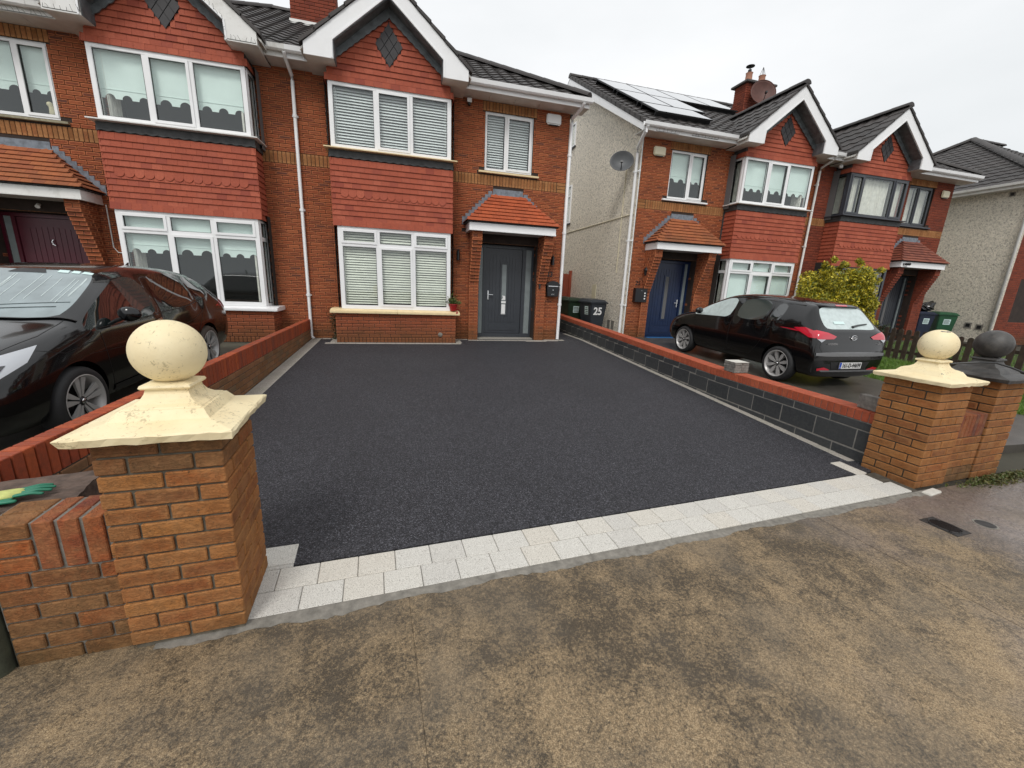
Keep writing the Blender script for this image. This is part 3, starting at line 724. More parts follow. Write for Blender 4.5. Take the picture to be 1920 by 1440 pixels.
    for r in range(nr):
        k = (r+.5)/nr; k0 = r/nr
        ya = ey + (-.06-ey)*k; za = ez + (rz_-ez)*k; xa = ex0+(rx0-ex0)*k0; xb = ex1+(rx1-ex1)*k0
        n = max(1, round((xb-xa)/.165)); ww = (xb-xa)/n; ang = math.atan2(rz_-ez, -.06-ey)
        Rp = Matrix.Rotation(-(math.pi/2-ang), 3, 'X')
        sh = ww/2 if r % 2 else 0
        for i in range(n):
            PT.add((mm*(xa+(i+.5)*ww), ya-.012, za+.012), ww-.003, .115, .012, kind='tile', rot=Rp)
        for sx, ex, rx in ((-1, ex0, rx0), (1, ex1, rx1)):
            xx = ex + (rx-ex)*k; ysp = -(ya); nn = max(1, round((-ya)/.165)); wy = -ya/nn
            ang2 = math.atan2(rz_-ez, abs(rx-ex))
            Rs = Matrix.Rotation(sx*mm*R(90), 3, 'Z') @ Matrix.Rotation(-(math.pi/2-ang2), 3, 'X')
            for i in range(nn): PT.add((mm*(xx+sx*.012), ya+(i+.5)*wy, za+.012), wy-.003, .12, .012, kind='tile', rot=Rs)
    PT.flush()
    # bonnet hip tiles
    for sx, ex, rx in ((-1, ex0, rx0), (1, ex1, rx1)):
        for r in range(nr):
            k0, k1 = r/nr, (r+1.35)/nr
            p0 = Vector((ex+(rx-ex)*k0, ey+(-.06-ey)*k0, ez+(rz_-ez)*k0)); p1 = Vector((ex+(rx-ex)*k1, ey+(-.06-ey)*k1, ez+(rz_-ez)*k1))
            s_ = Vector((sx*.10, .0, .0)); f_ = Vector((0, .10, 0)); u_ = Vector((0, 0, 1))
            mb = MB(X)
            a0 = p0 + Vector((-sx*.09, -.012, .032)); a1 = p0 + Vector((sx*.02, -.02, .05)); a2 = p0 + Vector((sx*.015, .10, .032))
            b0 = p1 + Vector((-sx*.05, 0, .0)); b1 = p1 + Vector((0, 0, .012)); b2 = p1 + Vector((0, .06, .0))
            dn = Vector((0, 0, -.016))
            mb.add([a0, a1, a2, b0, b1, b2, a0+dn, a1+dn, a2+dn], [(0, 1, 4, 3), (1, 2, 5, 4), (6, 7, 1, 0), (7, 8, 2, 1)])
            mb.obj('hip_tile', pt, H)
    # lead flashings
    lm = 'lead_lt'
    mb = MB(X); mb.box(rx0-.02, rx1+.02, -.022, 0, rz_+.02, rz_+.16); mb.add([(rx0-.04, -.02, rz_+.04), (rx1+.04, -.02, rz_+.04), (rx1+.10, -.16, rz_-.08), (rx0-.10, -.16, rz_-.08)], [(0, 3, 2, 1)])
    for sx, ex, rx in ((-1, ex0-.03, rx0-.05), (1, ex1+.03, rx1+.05)):
        n = 9
        for i in range(n):
            a, b = i/n, (i+1)/n; xa, xb = ex+(rx-ex)*a, ex+(rx-ex)*b; za, zb = ez+(rz_-ez)*a, ez+(rz_-ez)*b
            mb.box(min(xa, xb)-.01, max(xa, xb)+.01, -.02-.002*(i % 2), 0, za, zb+.10)
    mb.obj('lead_flashing', lm, H)
    # ------------ bay
    yb = -.469; bx0, bx1 = .69, 3.06
    bb = Pieces(H, 'brick', o.get('bay', 'bay_brick'), 300, o.get('single', True))
    MB(X).box(.61, 3.17, -.54, 0, -.3, .62).obj('bay_base', 'mortar', H)
    Fb = lambda u, v: (mm*u, -.54, v)
    courses(bb, Fb, 2.58, .095, 7, [], u0=.60, off=0 if mm > 0 else 1)
    soldiers(bb, Fb, .60, 3.18, -.02, .115, w=.075)
    for sx, yw in ((.61, -1), (3.17, 1)):
        courses(bb, lambda u, v, sx=sx: (mm*sx, u, v), .55, .095, 7, [], yaw=yw*mm*R(90), u0=-.55, off=1)
        soldiers(bb, lambda u, v, sx=sx: (mm*sx, u, v), -.55, 0, -.02, .115, yaw=yw*mm*R(90))
    bb.flush()
    sill = MB(X)
    for a, b in ((.50, 1.885), (1.89, 3.27)):
        sill.prism([(-.63, .625), (-.63, .675), (-.47, .715), (-.0, .715), (0, .625)], a, b, axis='x')
    sill.obj('bay_sill', o.get('sill', 'sill_cream'), H, bevel=.006)
    bl, bu = o.get('blind_low'), o.get('blind_up')
    lz0, lz1, uz0, uz1 = .715, 2.415, 3.865, 5.04
    def wF(yaw, ux, uy, z): # returns mapper (u,w,v)
        c, s = math.cos(yaw), math.sin(yaw)
        def f(p): return (mm*(ux + p[0]*c + p[1]*s), uy + p[0]*s - p[1]*c, z + p[2])
        return f
    cl, cu = [.79, 1.525], [.865, 1.545]
    sl_ = ((0, 1), (2, 1), (1, 0)) if o.get('lowsash') is None else o['lowsash']
    su_ = ((1, 0),) if o.get('upsash') is None else o['upsash']
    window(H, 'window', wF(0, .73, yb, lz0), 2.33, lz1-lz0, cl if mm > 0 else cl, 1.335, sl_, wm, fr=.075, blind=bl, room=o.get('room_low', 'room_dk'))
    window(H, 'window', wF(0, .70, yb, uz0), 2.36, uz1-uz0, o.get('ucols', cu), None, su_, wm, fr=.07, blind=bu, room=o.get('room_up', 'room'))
    for z_, zt, x0, x1 in ((lz0, lz1, .73, 3.06), (uz0, uz1, .70, 3.06)):
        for yaw, ux, uy in ((R(90), x1-.001, yb+.052), (R(-90), x0+.001, -.002)):
            sb = None
            if z_ > 2: sb = bu if bu and bu[0] == 'slat' else ('curtain', ((0, 0),)) if o.get('sidecurtain') else None
            else: sb = bl if bl and bl[0] == 'slat' else ('curtain', ((0, 0), (0, 1)))
            window(H, 'window', wF(yaw, ux, uy, z_), .413, zt-z_, [], 1.335 if z_ < 2 else None, (), wm, fr=.05, blind=sb, room=None)
    # tile hung apron between windows
    MB(X).box(.70, 3.06, yb+.02, 0, 2.40, 3.83).obj('apron_core', 'lead_dk', H)
    rows, ga = 12, .105
    for r in range(rows):
        v = 2.43 + ga*(r+.5) - .012; kick = .02 if r == 0 else 0
        sc_ = r == 6
        n = 15; ww = 2.46/n; sh = (ww/2 if r % 2 else 0)
        e = [.65] + [.65+ww*k+sh for k in range(0 if sh else 1, n)] + [3.11]
        def sides():
            for sx, yw in ((.70, -1), (3.06, 1)):
                for a, b in ((-.49, -.33), (-.33, -.17), (-.17, -.02)): T.add((mm*(sx - yw*.02), (a+b)/2, v), b-a-.003, ga+.02, .05, yaw=yw*mm*R(90), kind='tile')
        sides()
        if sc_:
            e2 = [.65, .83] + [.83+ (3.11-.15-.83)/14*k for k in range(1, 15)] + [3.11]
            for i, (a, b) in enumerate(zip(e2, e2[1:])):
                if i in (0, len(e2)-2): T.add((mm*(a+b)/2, yb+.02, v), b-a-.003, ga+.02, .03, kind='tile')
                else: T.add((mm*(a+b)/2, yb+.02, v-.022), b-a-.002, ga+.060, .030, kind='scallop')
            continue
        for a, b in zip(e, e[1:]): T.add((mm*(a+b)/2, yb+.02, v), b-a-.003, ga+.02, .03+kick, kind='tile')
    # lead apron below the upper sill, sill board
    zz = [3.70 + (.012 if i % 2 else -.008) for i in range(31)]
    mb = MB(X)
    pl = [(.64 + 2.48*i/30, zz[i]) for i in range(31)]
    mb.prism(pl + [(3.10, 3.835), (.66, 3.835)], yb-.022, yb-.012); mb.box(.645, .66, yb-.012, 0, 3.69, 3.835); mb.box(3.10, 3.115, yb-.012, 0, 3.69, 3.835)
    mb.box(3.075, 3.13, -.045, -.018, 2.40, 3.69)
    mb.obj('lead_apron', 'lead_dk', H)
    MB(X).box(.57, 3.19, -.60, 0, 3.84, 3.862).obj('window_board', o.get('board', 'white_dirty'), H, bevel=.003)
    # ------------ gable
    SLG = .85; yg = yb
    gx0, gx1, gz0 = .70, 3.06, 5.04
    MB(X).prism([(.70, 5.04), (3.06, 5.04), (3.06, 5.5), (CX, 5.5+(3.06-CX)*SLG), (.70, 5.5)], yg+.02, yg+.05).obj('gable_core', 'lead', H)
    MB(X).box(.70, 3.06, yg+.05, 0, 5.04, 5.30).obj('gable_shoulder', 'lead_dk', H)
    inn = lambda x: 6.34 - abs(x-CX)*SLG     # inner edge of visible tiles
    rows = 13
    dcx, dcz, dw, dh = 1.855, 5.775, .26, .37
    for r in range(rows):
        v = 5.05 + ga*(r+.5) - .012
        hw = min(1.18, (6.42-v)/SLG - .02)
        if r < 1: hw = 1.225
        if hw < .06: break
        a0, b0 = CX-hw, CX+hw
        n = max(1, round((b0-a0)/.165)); ww = .165; st_ = CX - math.ceil(hw/ww)*ww - (ww/2 if r % 2 else 0)
        x = st_
        while x < b0:
            lo, hi = max(x, a0), min(x+ww, b0)
            if hi-lo > .03:
                parts = [(lo, hi)]
                f = 1-abs(v-dcz)/dh
                if f > 0:
                    da, db = dcx-dw*f, dcx+dw*f
                    parts = [q for q in ((lo, min(hi, da)), (max(lo, db), hi)) if q[1]-q[0] > .02]
                for a, b in parts: T.add((mm*(a+b)/2, yg+.02, v), b-a-.003, ga+.02, .03 + (.015 if r == 0 else 0), kind='tile')
            x += ww
    for sx, yw in ((.70, -1), (3.06, 1)):
        for a, b in ((-.50, -.34), (-.34, -.17), (-.17, -.02)): T.add((mm*(sx-yw*.02), (a+b)/2, 5.09), b-a-.003, .125, .065, yaw=yw*mm*R(90), kind='tile')
    T.flush()
    for i in range(3):
        for j in range(3):
            cx = dcx + (i-j)*dw/3; cz = dcz + (i+j-2)*dh/3; k = .95
            q = [(cx, cz-dh/3*k), (cx+dw/3*k, cz), (cx, cz+dh/3*k), (cx-dw/3*k, cz)]
            MB(X).prism(q, yg-.028, yg-.002).obj('diamond_tile', 'slate', H, bevel=.003)
    MB(X).prism([(dcx, dcz-dh-.02), (dcx+dw+.02, dcz), (dcx, dcz+dh+.02), (dcx-dw-.02, dcz)], yg-.004, yg+.02).obj('diamond_backing', 'black', H)
    # soakers along the rake (lead edge with ragged lower side)
    for s in (-1, 1):
        pts = []; n = 22
        for i in range(n+1):
            k = i/n; x = CX + s*(1.17*(1-k)); z = 5.47 + (6.42-5.47)*k
            pts.append((x, z - .20 - (.022 if i % 2 else 0)))
        top = [(CX, 6.52), (CX+s*1.19, 5.54)]
        MB(X).prism(pts + top, yg-.060, yg-.040).obj('rake_flashing', 'lead', H)
    # bargeboards
    yf = -.80
    for s in (-1, 1):
        P = lambda d, z: (CX+s*d, z)
        out = [P(1.50, 5.26), P(1.50, 5.455), P(0, 6.725), P(0, 6.41), P(1.0, 5.56), P(1.0, 5.26)]
        MB(X).prism(out, yf-.012, yf+.012).obj('bargeboard', o.get('fascia', 'white'), H, bevel=.002)
        MB(X).prism([P(1.015, 5.27), P(1.0, 5.56), P(0, 6.41), P(0, 6.44), P(1.03, 5.57), P(1.04, 5.27)], yf-.022, yf-.012).obj('barge_trim', 'white', H)
        MB(X).prism([P(.985, 5.27), P(.985, 5.55), P(0, 6.39), P(0, 6.41), P(1.0, 5.56), P(1.0, 5.27)], yf+.012, yg).obj('rake_soffit', 'lead', H)
        mb = MB(X); a, b = sorted((CX+s*1.0, CX+s*1.5))
        mb.box(a+.002, b-.002, yf+.014, -.02, 5.262, 5.275); mb.box(*( (b-.016, b) if s > 0 else (a, a+.016)), yf+.014, -.40, 5.275, 5.45)
        if s > 0: mb.box(a, a+.014, yf+.014, yg-.06, 5.27, 5.55)
        else: mb.box(b-.014, b, yf+.014, yg-.06, 5.27, 5.55)
        mb.obj('box_end', 'soffit', H)
        # verge tiles
        for i in range(6):
            d0 = 1.57 - i*.265; d1 = d0-.285; d1 = max(d1, 0); zt = lambda d: 6.73 - d*SLG
            q = [P(d0, zt(d0)+.015), P(d0, zt(d0)+.085), P(d1, zt(d1)+.055), P(d1, zt(d1)-.0)]
            MB(X).prism(q, yf-.045, yf+.35).obj('verge_tile', 'roof', H)
    gt = MB(X)
    for s in (-1, 1):
        roof_slope(gt, (CX+s*1.57, yf+.3, 6.73-1.57*SLG+.02), (0, 1, 0), (-s*1, 0, SLG), 2.7, math.hypot(1.57, 1.57*SLG))
    gt.obj('gable_roof_tiles', 'roof', H, kind='stuff')
    MB(X).prism([(CX-1.56, 6.70-1.56*SLG), (CX, 6.72), (CX+1.56, 6.70-1.56*SLG), (CX+1.56, 6.66-1.56*SLG), (CX, 6.67), (CX-1.56, 6.66-1.56*SLG)], yf+.03, 1.8).obj('gable_roof', 'soffit', H)
    ridge_tiles(H, (CX, yf-.045, 6.80), (CX, 1.9, 6.80), mapx=X)
    # ------------ eaves, gutter, main roof
    gut = lambda a, b, endx: None
    for a, b in ((0.0, CX-1.5), (CX+1.5, W_+.28)):
        MB(X).box(a, b, -.43, -.41, 5.30, 5.46).obj('fascia', o.get('fascia', 'white'), H)
        mbs = MB(X); n = max(1, round((b-a)/.55))
        for i in range(n): mbs.box(a+(b-a)*i/n+.003, a+(b-a)*(i+1)/n-.003, -.41, -.003, 5.30, 5.312)
        mbs.obj('soffit_board', 'soffit', H)
        g_ = MB(X); prof = [(-.435, 5.475), (-.435, 5.40), (-.46, 5.375), (-.505, 5.375), (-.53, 5.40), (-.545, 5.475), (-.537, 5.475), (-.52, 5.405), (-.50, 5.385), (-.465, 5.385), (-.445, 5.405), (-.443, 5.475)]
        g_.prism(prof, a, b + (.04 if b > 3 else -.02), axis='x')
        go = g_.obj('gutter', o.get('gutter', 'white'), H)
        x = a+.4
        while x < b:
            MB(X).prism([(p[0]-.006*(1 if p[0] < -.49 else -1), p[1]-.006) for p in prof[:6]], x-.035, x+.035, axis='x').obj('gutter_bracket', o.get('gutter', 'white'), H); x += .9
    # roof prism and tiles
    yr = 5.0; zr = ROOF0 + SL*(yr+.45)
    xe = W_+.25
    rl = math.hypot(yr+.45, SL*(yr+.45)); cs = (yr+.45)/rl
    rt_ = MB(X); gable_end = o.get('gable_end', False)
    if gable_end:
        MB(X).add([(0, -.44, ROOF0-.06), (xe, -.44, ROOF0-.06), (xe, yr, zr-.06), (0, yr, zr-.06), (xe, 10.4, ROOF0-.06), (0, 10.4, ROOF0-.06)], [(0, 1, 2, 3), (3, 2, 4, 5)]).obj('roof', 'lead_dk', H)
        roof_slope(rt_, (0, -.45, ROOF0-.02), (1, 0, 0), (0, 1, SL), xe, rl)
        # verge barge on the side
        mb = MB(X); mb.prism([(-.5, 5.22), (-.46, 5.42), (yr, zr-.10), (yr, zr-.36)], xe-.03, xe, axis='x'); mb.prism([(10.5, 5.22), (10.46, 5.42), (yr, zr-.10), (yr, zr-.36)], xe-.03, xe, axis='x')
        mb.obj('side_bargeboard', 'white', H)
        MB(X).prism([(-.45, 5.3), (yr, zr-.30), (yr, zr-.28), (-.45, 5.32)], W_, xe-.03, axis='x').obj('side_soffit', 'soffit', H)
        for i in range(19):
            a, b = i/19, (i+1)/19; ya, yb_ = -.46+(yr+.46)*a, -.46+(yr+.46)*b+.03
            za, zb = ROOF0+SL*(ya+.45), ROOF0+SL*(yb_+.45)
            MB(X).prism([(ya, za-.09), (ya, za+.035), (yb_, zb+.01), (yb_, zb-.09)], xe-.10, xe+.012, axis='x').obj('side_verge_tile', 'roof', H)
        ridge_tiles(H, (0, yr, zr), (xe, yr, zr), mapx=X)
    else:
        hx = xe - (yr+.45)/1.15
        MB(X).add([(0, -.44, ROOF0-.06), (xe, -.44, ROOF0-.06), (hx, yr, zr-.06), (0, yr, zr-.06), (xe, 10.4, ROOF0-.06), (0, 10.4, ROOF0-.06)], [(0, 1, 2, 3), (3, 2, 4, 5), (1, 4, 2)]).obj('roof', 'lead_dk', H)
        roof_slope(rt_, (0, -.45, ROOF0-.02), (1, 0, 0), (0, 1, SL), xe, rl, clip=lambda s0, s1: (0, xe - s0*cs/1.15))
        ridge_tiles(H, (xe, -.47, ROOF0+.04), (hx, yr, zr+.03), mapx=X, r=.10); ridge_tiles(H, (0, yr, zr), (hx, yr, zr), mapx=X)
    rt_.obj('roof_tiles', 'roof', H, kind='stuff')
    # body: side and back walls
    body = MB(X); yk = 9.9
    body.add([(W_, 0, -.3), (W_, yk, -.3), (W_, yk, 5.4), (W_, 0, 5.4)], [(0, 1, 2, 3)])
    if gable_end: body.add([(W_, 0, 5.4), (W_, yk, 5.4), (W_, yr, zr-.25)], [(0, 1, 2)])
    body.add([(0, yk, -.3), (W_, yk, -.3), (W_, yk, 5.4), (0, yk, 5.4)], [(0, 1, 2, 3)])
    body.obj('side_wall', o.get('render', 'pebble'), H)
    MB(X).box(0.0, .004, 0.3, yk, -.3, 5.4).obj('party_wall', 'room_dk', H)
    # small upstairs window
    window(H, 'window', wF(0, 3.88, .06, 3.905), 1.14, 1.205, [.50], None, ((1, 0),) if mm > 0 else ((0, 0),), wm, fr=.05, mul=.06, blind=o.get('blind_small'), room=o.get('room_up', 'room'))
    MB(X).prism([(-.07, 3.835), (-.07, 3.875), (.05, 3.905), (.05, 3.835)], 3.74, 5.18, axis='x').obj('window_sill', o.get('ssill', 'sill_cream'), H, bevel=.004)
    B.flush()
    return H, X, wF

def make_door(H, X, mm, o):
    kind = o['door']; y = .22; x0, x1, z0, z1 = 3.80, 5.25, .03, 2.30
    mt = {'grey': 'anthracite', 'navy': 'navy', 'maroon': 'maroon', 'dark': 'anthracite'}[kind]
    MB(X).box(x0, x1, .0, .24, -.05, z0).obj('threshold', 'step_blue' if kind == 'navy' else 'paver_dk', H)
    if kind == 'navy': MB(X).box(x0+.0, x1, -.22, -.115, -.05, .12).obj('doorstep', 'step_blue', H)
    fr = MB(X)
    lx0, lx1 = (4.02, 4.96) if kind == 'grey' else (4.02, 5.02)
    if kind == 'grey': posts = ((x0, x0+.05), (3.95, 4.02), (4.96, 5.05), (5.20, x1))
    else: posts = ((x0, x0+.06), (3.97, 4.02), (5.02, 5.08), (5.20, x1))
    for a, b in posts: fr.box(a, b, y, y+.07, z0, z1)
    for a, b in zip(posts, posts[1:]):
        fr.box(a[1], b[0], y, y+.07, z1-.07, z1); fr.box(a[1], b[0], y, y+.07, z0, z0+.10)
    fr.obj('door_frame', mt, H, bevel=.004)
    for a, b in ((posts[0][1], posts[1][0]), (posts[2][1], posts[3][0])):
        MB(X).box(a, b, y+.03, y+.036, z0+.10, z1-.07).obj('side_light', 'frost', H)
    leaf = MB(X); lz0, lz1 = z0+.10, z1-.07
    leaf.box(lx0+.006, lx1-.006, y+.03, y+.08, lz0+.006, lz1-.006)
    lo = leaf.obj('door', mt, H)
    pm = MB(X); gx0, gx1, gz0, gz1 = (4.44, 4.56, .62, 1.85) if kind != 'maroon' else (0, 0, 0, 0)
    # planked field: raised boards with grooves
    fx0, fx1, fz0, fz1 = lx0+.10, lx1-.10, .42, 2.02; n = 9; w_ = (fx1-fx0)/n
    for i in range(n):
        a, b = fx0+i*w_+.005, fx0+(i+1)*w_-.005; c = (a+b)/2
        if gx0 and a < gx1+.05 and b > gx0-.05:
            pm.box(a, b, y+.022, y+.03, fz0, gz0-.05); pm.box(a, b, y+.022, y+.03, gz1+.05, fz1+.05*math.sin(math.pi*(c-fx0)/(fx1-fx0)))
        elif kind == 'maroon' and (c > 4.70 if mm > 0 else c < 4.30) and False: pass
        else: pm.box(a, b, y+.022, y+.03, fz0, fz1+.05*math.sin(math.pi*(c-fx0)/(fx1-fx0)))
    pm.obj('door_boards', mt, lo)
    MB(X).box(fx0, fx1, y+.018, y+.03, .20, .38).obj('door_panel', mt, lo, bevel=.008)
    if kind != 'maroon':
        s = MB(X)
        s.box(gx0-.045, gx0, y+.012, y+.03, gz0-.045, gz1+.045); s.box(gx1, gx1+.045, y+.012, y+.03, gz0-.045, gz1+.045)
        s.box(gx0, gx1, y+.012, y+.03, gz0-.045, gz0); s.box(gx0, gx1, y+.012, y+.03, gz1, gz1+.045); s.obj('glazing_bead', mt, lo)
        MB(X).box(gx0, gx1, y+.024, y+.029, gz0, gz1).obj('door_glass', 'frost' if kind == 'grey' else 'room', lo)
        if kind == 'grey':
            e = MB(X)
            e.box(gx0+.01, gx1-.01, y+.019, y+.023, gz0+.02, gz0+.25); e.box(gx0-.0, gx1, y+.018, y+.023, gz0+.28, gz0+.33)
            e.prism([(gx0+.005, gz0+.36), (gx1-.01, gz0+.36), (gx1-.02, gz0+.46), (gx0+.02, gz0+.47), (gx0+.05, gz0+.42)], y+.018, y+.023); e.box(gx0, gx1, y+.018, y+.023, gz0-.005, gz0+.015)
            e.obj('etched_motif', 'alarmwhite', lo)
    else:
        for (a, b, c, d) in ((4.22, 4.42, 1.22, 1.42), (4.22, 4.42, .98, 1.12), (4.22, 4.42, .74, .88)):
            s = MB(X); s.box(a-.03, b+.03, y+.010, y+.03, c-.03, d+.03); s.obj('glazing_bead', mt, lo)
            MB(X).box(a, b, y+.004, y+.0099, c, d).obj('door_glass', 'frost', lo)
        MB(X).tube([(4.50, y+.0, 1.84), (4.52, y-.015, 1.80), (4.50, y-.02, 1.75), (4.47, y-.015, 1.73)], .010).obj('door_knocker', 'chrome', lo)
    hx = lx0+.07 if kind == 'grey' else lx0+.07
    hd = MB(X); hd.box(hx-.015, hx+.015, y+.0, y+.03, .98, 1.20); hd.tube([(hx, y+.01, 1.10), (hx, y-.03, 1.10), (hx+.12, y-.03, 1.10)], .011); hd.obj('door_handle', 'chrome', lo)

S_all = ()
opts = {
 'A': dict(door='maroon', blind_low=('roller', .56), blind_up=('roller', .33), blind_small=('roller', .36), sill='white', fascia='white_dirty', gutter='white_dirty', ptile='porch_tile_old', ssill='sill_stone', board='white_dirty', room_low='room_dk', room_up='room', sidecurtain=True),
 'B': dict(door='grey', blind_low=('slat', 'slat_warm', .052), blind_up=('slat', 'slat', .052), blind_small=('slat', 'slat', .052), sill='sill_cream', board='sill_cream'),
 'C': dict(door='navy', blind_low=('roller', .02), blind_up=('roller', .30), blind_small=('roller', .38), sill='white', gable_end=True, ssill='white', sidecurtain=True, ptile='porch_tile_old'),
 'D': dict(door='dark', win='anth_win', brick='brick_d', bay='brick_d', blind_up=('curtain', ((0, 0), (1, 0), (2, 0))), blind_low=('curtain', ((0, 0), (0, 1))), blind_small=('curtain', ((0, 0), (1, 0))), sill='anth_win', ssill='anth_win', board='anth_win', ucols=[.55, 1.80], upsash=((0, 0), (2, 0)), ptile='porch_tile_brown', sidecurtain=True),
}
HA, XA, _ = house('A', 'leftmost brick house with maroon front door and scalloped pale roller blinds', 0, 0, 0, -1, opts['A'])
HB, XB, _ = house('B', 'brick house with grey front door and white slatted blinds, facing the new tarmac drive', 0, 0, 0, 1, opts['B'])
HC, XC, _ = house('C', 'brick house with navy blue door, solar panels and pale pebbledash side wall', 14.056, .449, -.059, -1, opts['C'])
HD, XD, _ = house('D', 'brick house with dark grey window frames behind the yellow-green bush', 14.056, .449, -.059, 1, opts['D'])
# ------------------------------------------------------------------ house fittings
def downpipe(H, X, x, y, z0, z1, top=None, mt='white', foot=None, r=.034):
    path = [(x, y, z0), (x, y, z1)]
    if foot: path = [foot] + path
    if top: path += top
    MB(X).tube(path, r, 10).obj('downpipe', mt, H, smooth=True, autosmooth=40)
    z = z0+.9
    while z < z1:
        MB(X).lathe([(r+.008, -.03), (r+.01, -.028), (r+.01, .028), (r+.008, .03)], 12, (x, y, z)).box(x-.055, x+.055, y+.02, y+.05, z-.015, z+.015).obj('pipe_clip', mt, H); z += 1.75
downpipe(HB, XB, .0, -.065, .06, 5.08, [(-.0, -.09, 5.16), (-.02, -.40, 5.30), (-.02, -.49, 5.38)], foot=(.05, -.10, .0))
downpipe(HB, XB, W_+.035, -.03, .02, 5.10, [(W_+.035, -.06, 5.2), (W_+.10, -.40, 5.30), (W_+.12, -.49, 5.38)], r=.04)
downpipe(HC, XC, W_+.05, .16, .1, 4.95, [(W_+.10, .10, 5.05), (W_+.22, -.30, 5.18), (W_+.22, -.49, 5.38)], r=.042)
downpipe(HC, XC, W_+.012, .02, .1, 5.3, r=.012)
downpipe(HC, XC, .0, -.065, .3, 5.08, [(0, -.09, 5.16), (-.02, -.40, 5.30), (-.02, -.49, 5.38)], foot=(.05, -.12, .2), mt='white_dirty')
def chimney(H, X, x0, x1, y0, y1, zb, zt, pots=True):
    core = MB(X).box(x0+.01, x1-.01, y0+.01, y1-.01, zb-.4, zt).obj('chimney', 'mortar', H)
    P = Pieces(core, 'brick', 'brick_d', 300)
    mm = X((1, 0, 0))[0]; n = int((zt-zb)/.075)
    courses(P, lambda u, v: (mm*u, y0+.01, v), x1-x0, zt-n*.075, n, [], u0=x0)
    courses(P, lambda u, v: (mm*(x0+.01), u, v), y1-y0, zt-n*.075, n, [], yaw=-mm*R(90), u0=y0, off=1)
    courses(P, lambda u, v: (mm*(x1-.01), u, v), y1-y0, zt-n*.075, n, [], yaw=mm*R(90), u0=y0, off=1)
    P.flush()
    MB(X).prism([(x0-.02, zb-.32), (x1+.02, zb-.32), (x1+.02, zb+.02), (x0-.02, zb+.02)], y0-.03, y0).obj('chimney_apron', 'sill_stone', H) if False else None
    mb = MB(X); mb.box(x0-.03, x1+.03, y0-.045, y0-.0, zb-.22, zb+.03); mb.obj('chimney_apron', 'white_dirty', H)
    MB(X).box(x0-.10, x1+.10, y0-.10, y1+.10, zt, zt+.07).obj('chimney_cap', 'darkcap', H, bevel=.01)
    for i, px in enumerate((x0+.27, x1-.27)):
        MB(X).lathe([(.0, 0), (.13, 0), (.135, .05), (.115, .10), (.105, .32), (.12, .36), (.09, .36), (.085, .3), (0, .3)], 20, (px, (y0+y1)/2, zt+.07)).obj('chimney_pot', 'terracotta', H, smooth=True, autosmooth=40)
        if i == 0:
            c = MB(X); q = (px, (y0+y1)/2, zt+.70)
            for k in range(4):
                a = k*math.pi/2+.5; c.tube([(px+.1*math.cos(a), q[1]+.1*math.sin(a), zt+.42), q], .007, 5)
            c.obj('pot_guard', 'black_metal', H)
        else:
            MB(X).lathe([(0, 0), (.06, 0), (.06, .1), (.02, .12), (.02, .2), (.14, .2), (.14, .215), (0, .24)], 18, (px, (y0+y1)/2, zt+.43)).obj('chimney_cowl', 'black_metal', H, smooth=True, autosmooth=40)
chimney(HB, XB, -.54, .52, 3.0, 3.5, 7.55, 8.55)
chimney(HC, XC, -.70, .40, 3.0, 3.55, 7.6, 8.55)
# landing windows in the pebbledash side wall
def side_win(x, y0, y1, z0, z1, nx=-1):
    F = lambda p: (x + nx*(p[1]), y1 - p[0] if nx < 0 else y0 + p[0], z0 + p[2])
    return F
for z0, z1 in ((6.35, 7.12), (3.72, 5.05)):
    F = lambda p, z0=z0: (-(W_ + p[1]+.03), 4.66+p[0], z0+p[2]+.06)
    window(HC, 'window', F, .50, z1-z0, [], (z1-z0)*.72 if z1-z0 > 1 else None, (), 'white', fr=.05, blind=None, room=None)
    MB(XC).box(W_, W_+.05, 4.62, 5.2, z0+.01, z0+.06).obj('window_sill', 'lead_dk', HC)
MB(XC).box(W_, W_+.012, 2.0, 2.28, .95, 1.55).obj('meter_box', 'beige', HC)
MB(XC).tube([(W_+.015, .75, 1.9), (W_+.015, .75, 5.2)], .012, 6).obj('conduit', 'beige', HC)
MB(XC).tube([(W_+.012, .1, 3.45), (W_+.012, 9.8, 3.45)], .012, 5).obj('render_bead', 'beige', HC)
for yy in (.6, .85): MB(XC).box(W_, W_+.01, yy, yy+.17, .25, .5).obj('wall_vent', 'mortar_grey', HC)

# ------------------------------------------------------------------ house beyond the gap on the right
HE = thing('house', 'rightmost house, its tan pebbledash side wall under a hipped dark roof', 'house', (22.2, -.42, 0), 0, 'semi-detached houses in the row')
XE = None
MB().add([(0, 0, -.3), (0, 10.4, -.3), (0, 10.4, 5.25), (0, 0, 5.25)], [(0, 3, 2, 1)]).add([(0, 10.4, -.3), (6, 10.4, -.3), (6, 10.4, 5.25), (0, 10.4, 5.25)], [(0, 1, 2, 3)]).obj('side_wall', 'pebble_tan', HE)
MB().box(.004, 6, 0.001, .1, -.3, 5.25).obj('wall', 'mortar', HE)
PE = Pieces(HE, 'brick', 'brick_d', 300, False); courses(PE, lambda u, v: (u, 0, v), 5.8, -.02, 69, [(3.6, 5.2, 0, 2.3), (.8, 3, .8, 2.3)], u0=.15); PE.flush()
MB().box(0, .15, -.012, 0, -.3, 5.25).obj('quoin_strip', 'pebble_tan', HE)
MB().add([(-.35, -.45, 5.36), (6.1, -.45, 5.36), (4.9, 4.8, 8.55), (4.9, 4.9, 8.55), (-.35, 10.8, 5.36), (6.1, 10.8, 5.36), (6.1, 4.85, 8.55)], [(0, 1, 6, 2), (0, 2, 3, 4), (4, 3, 6, 5)]).obj('roof', 'lead_dk', HE)
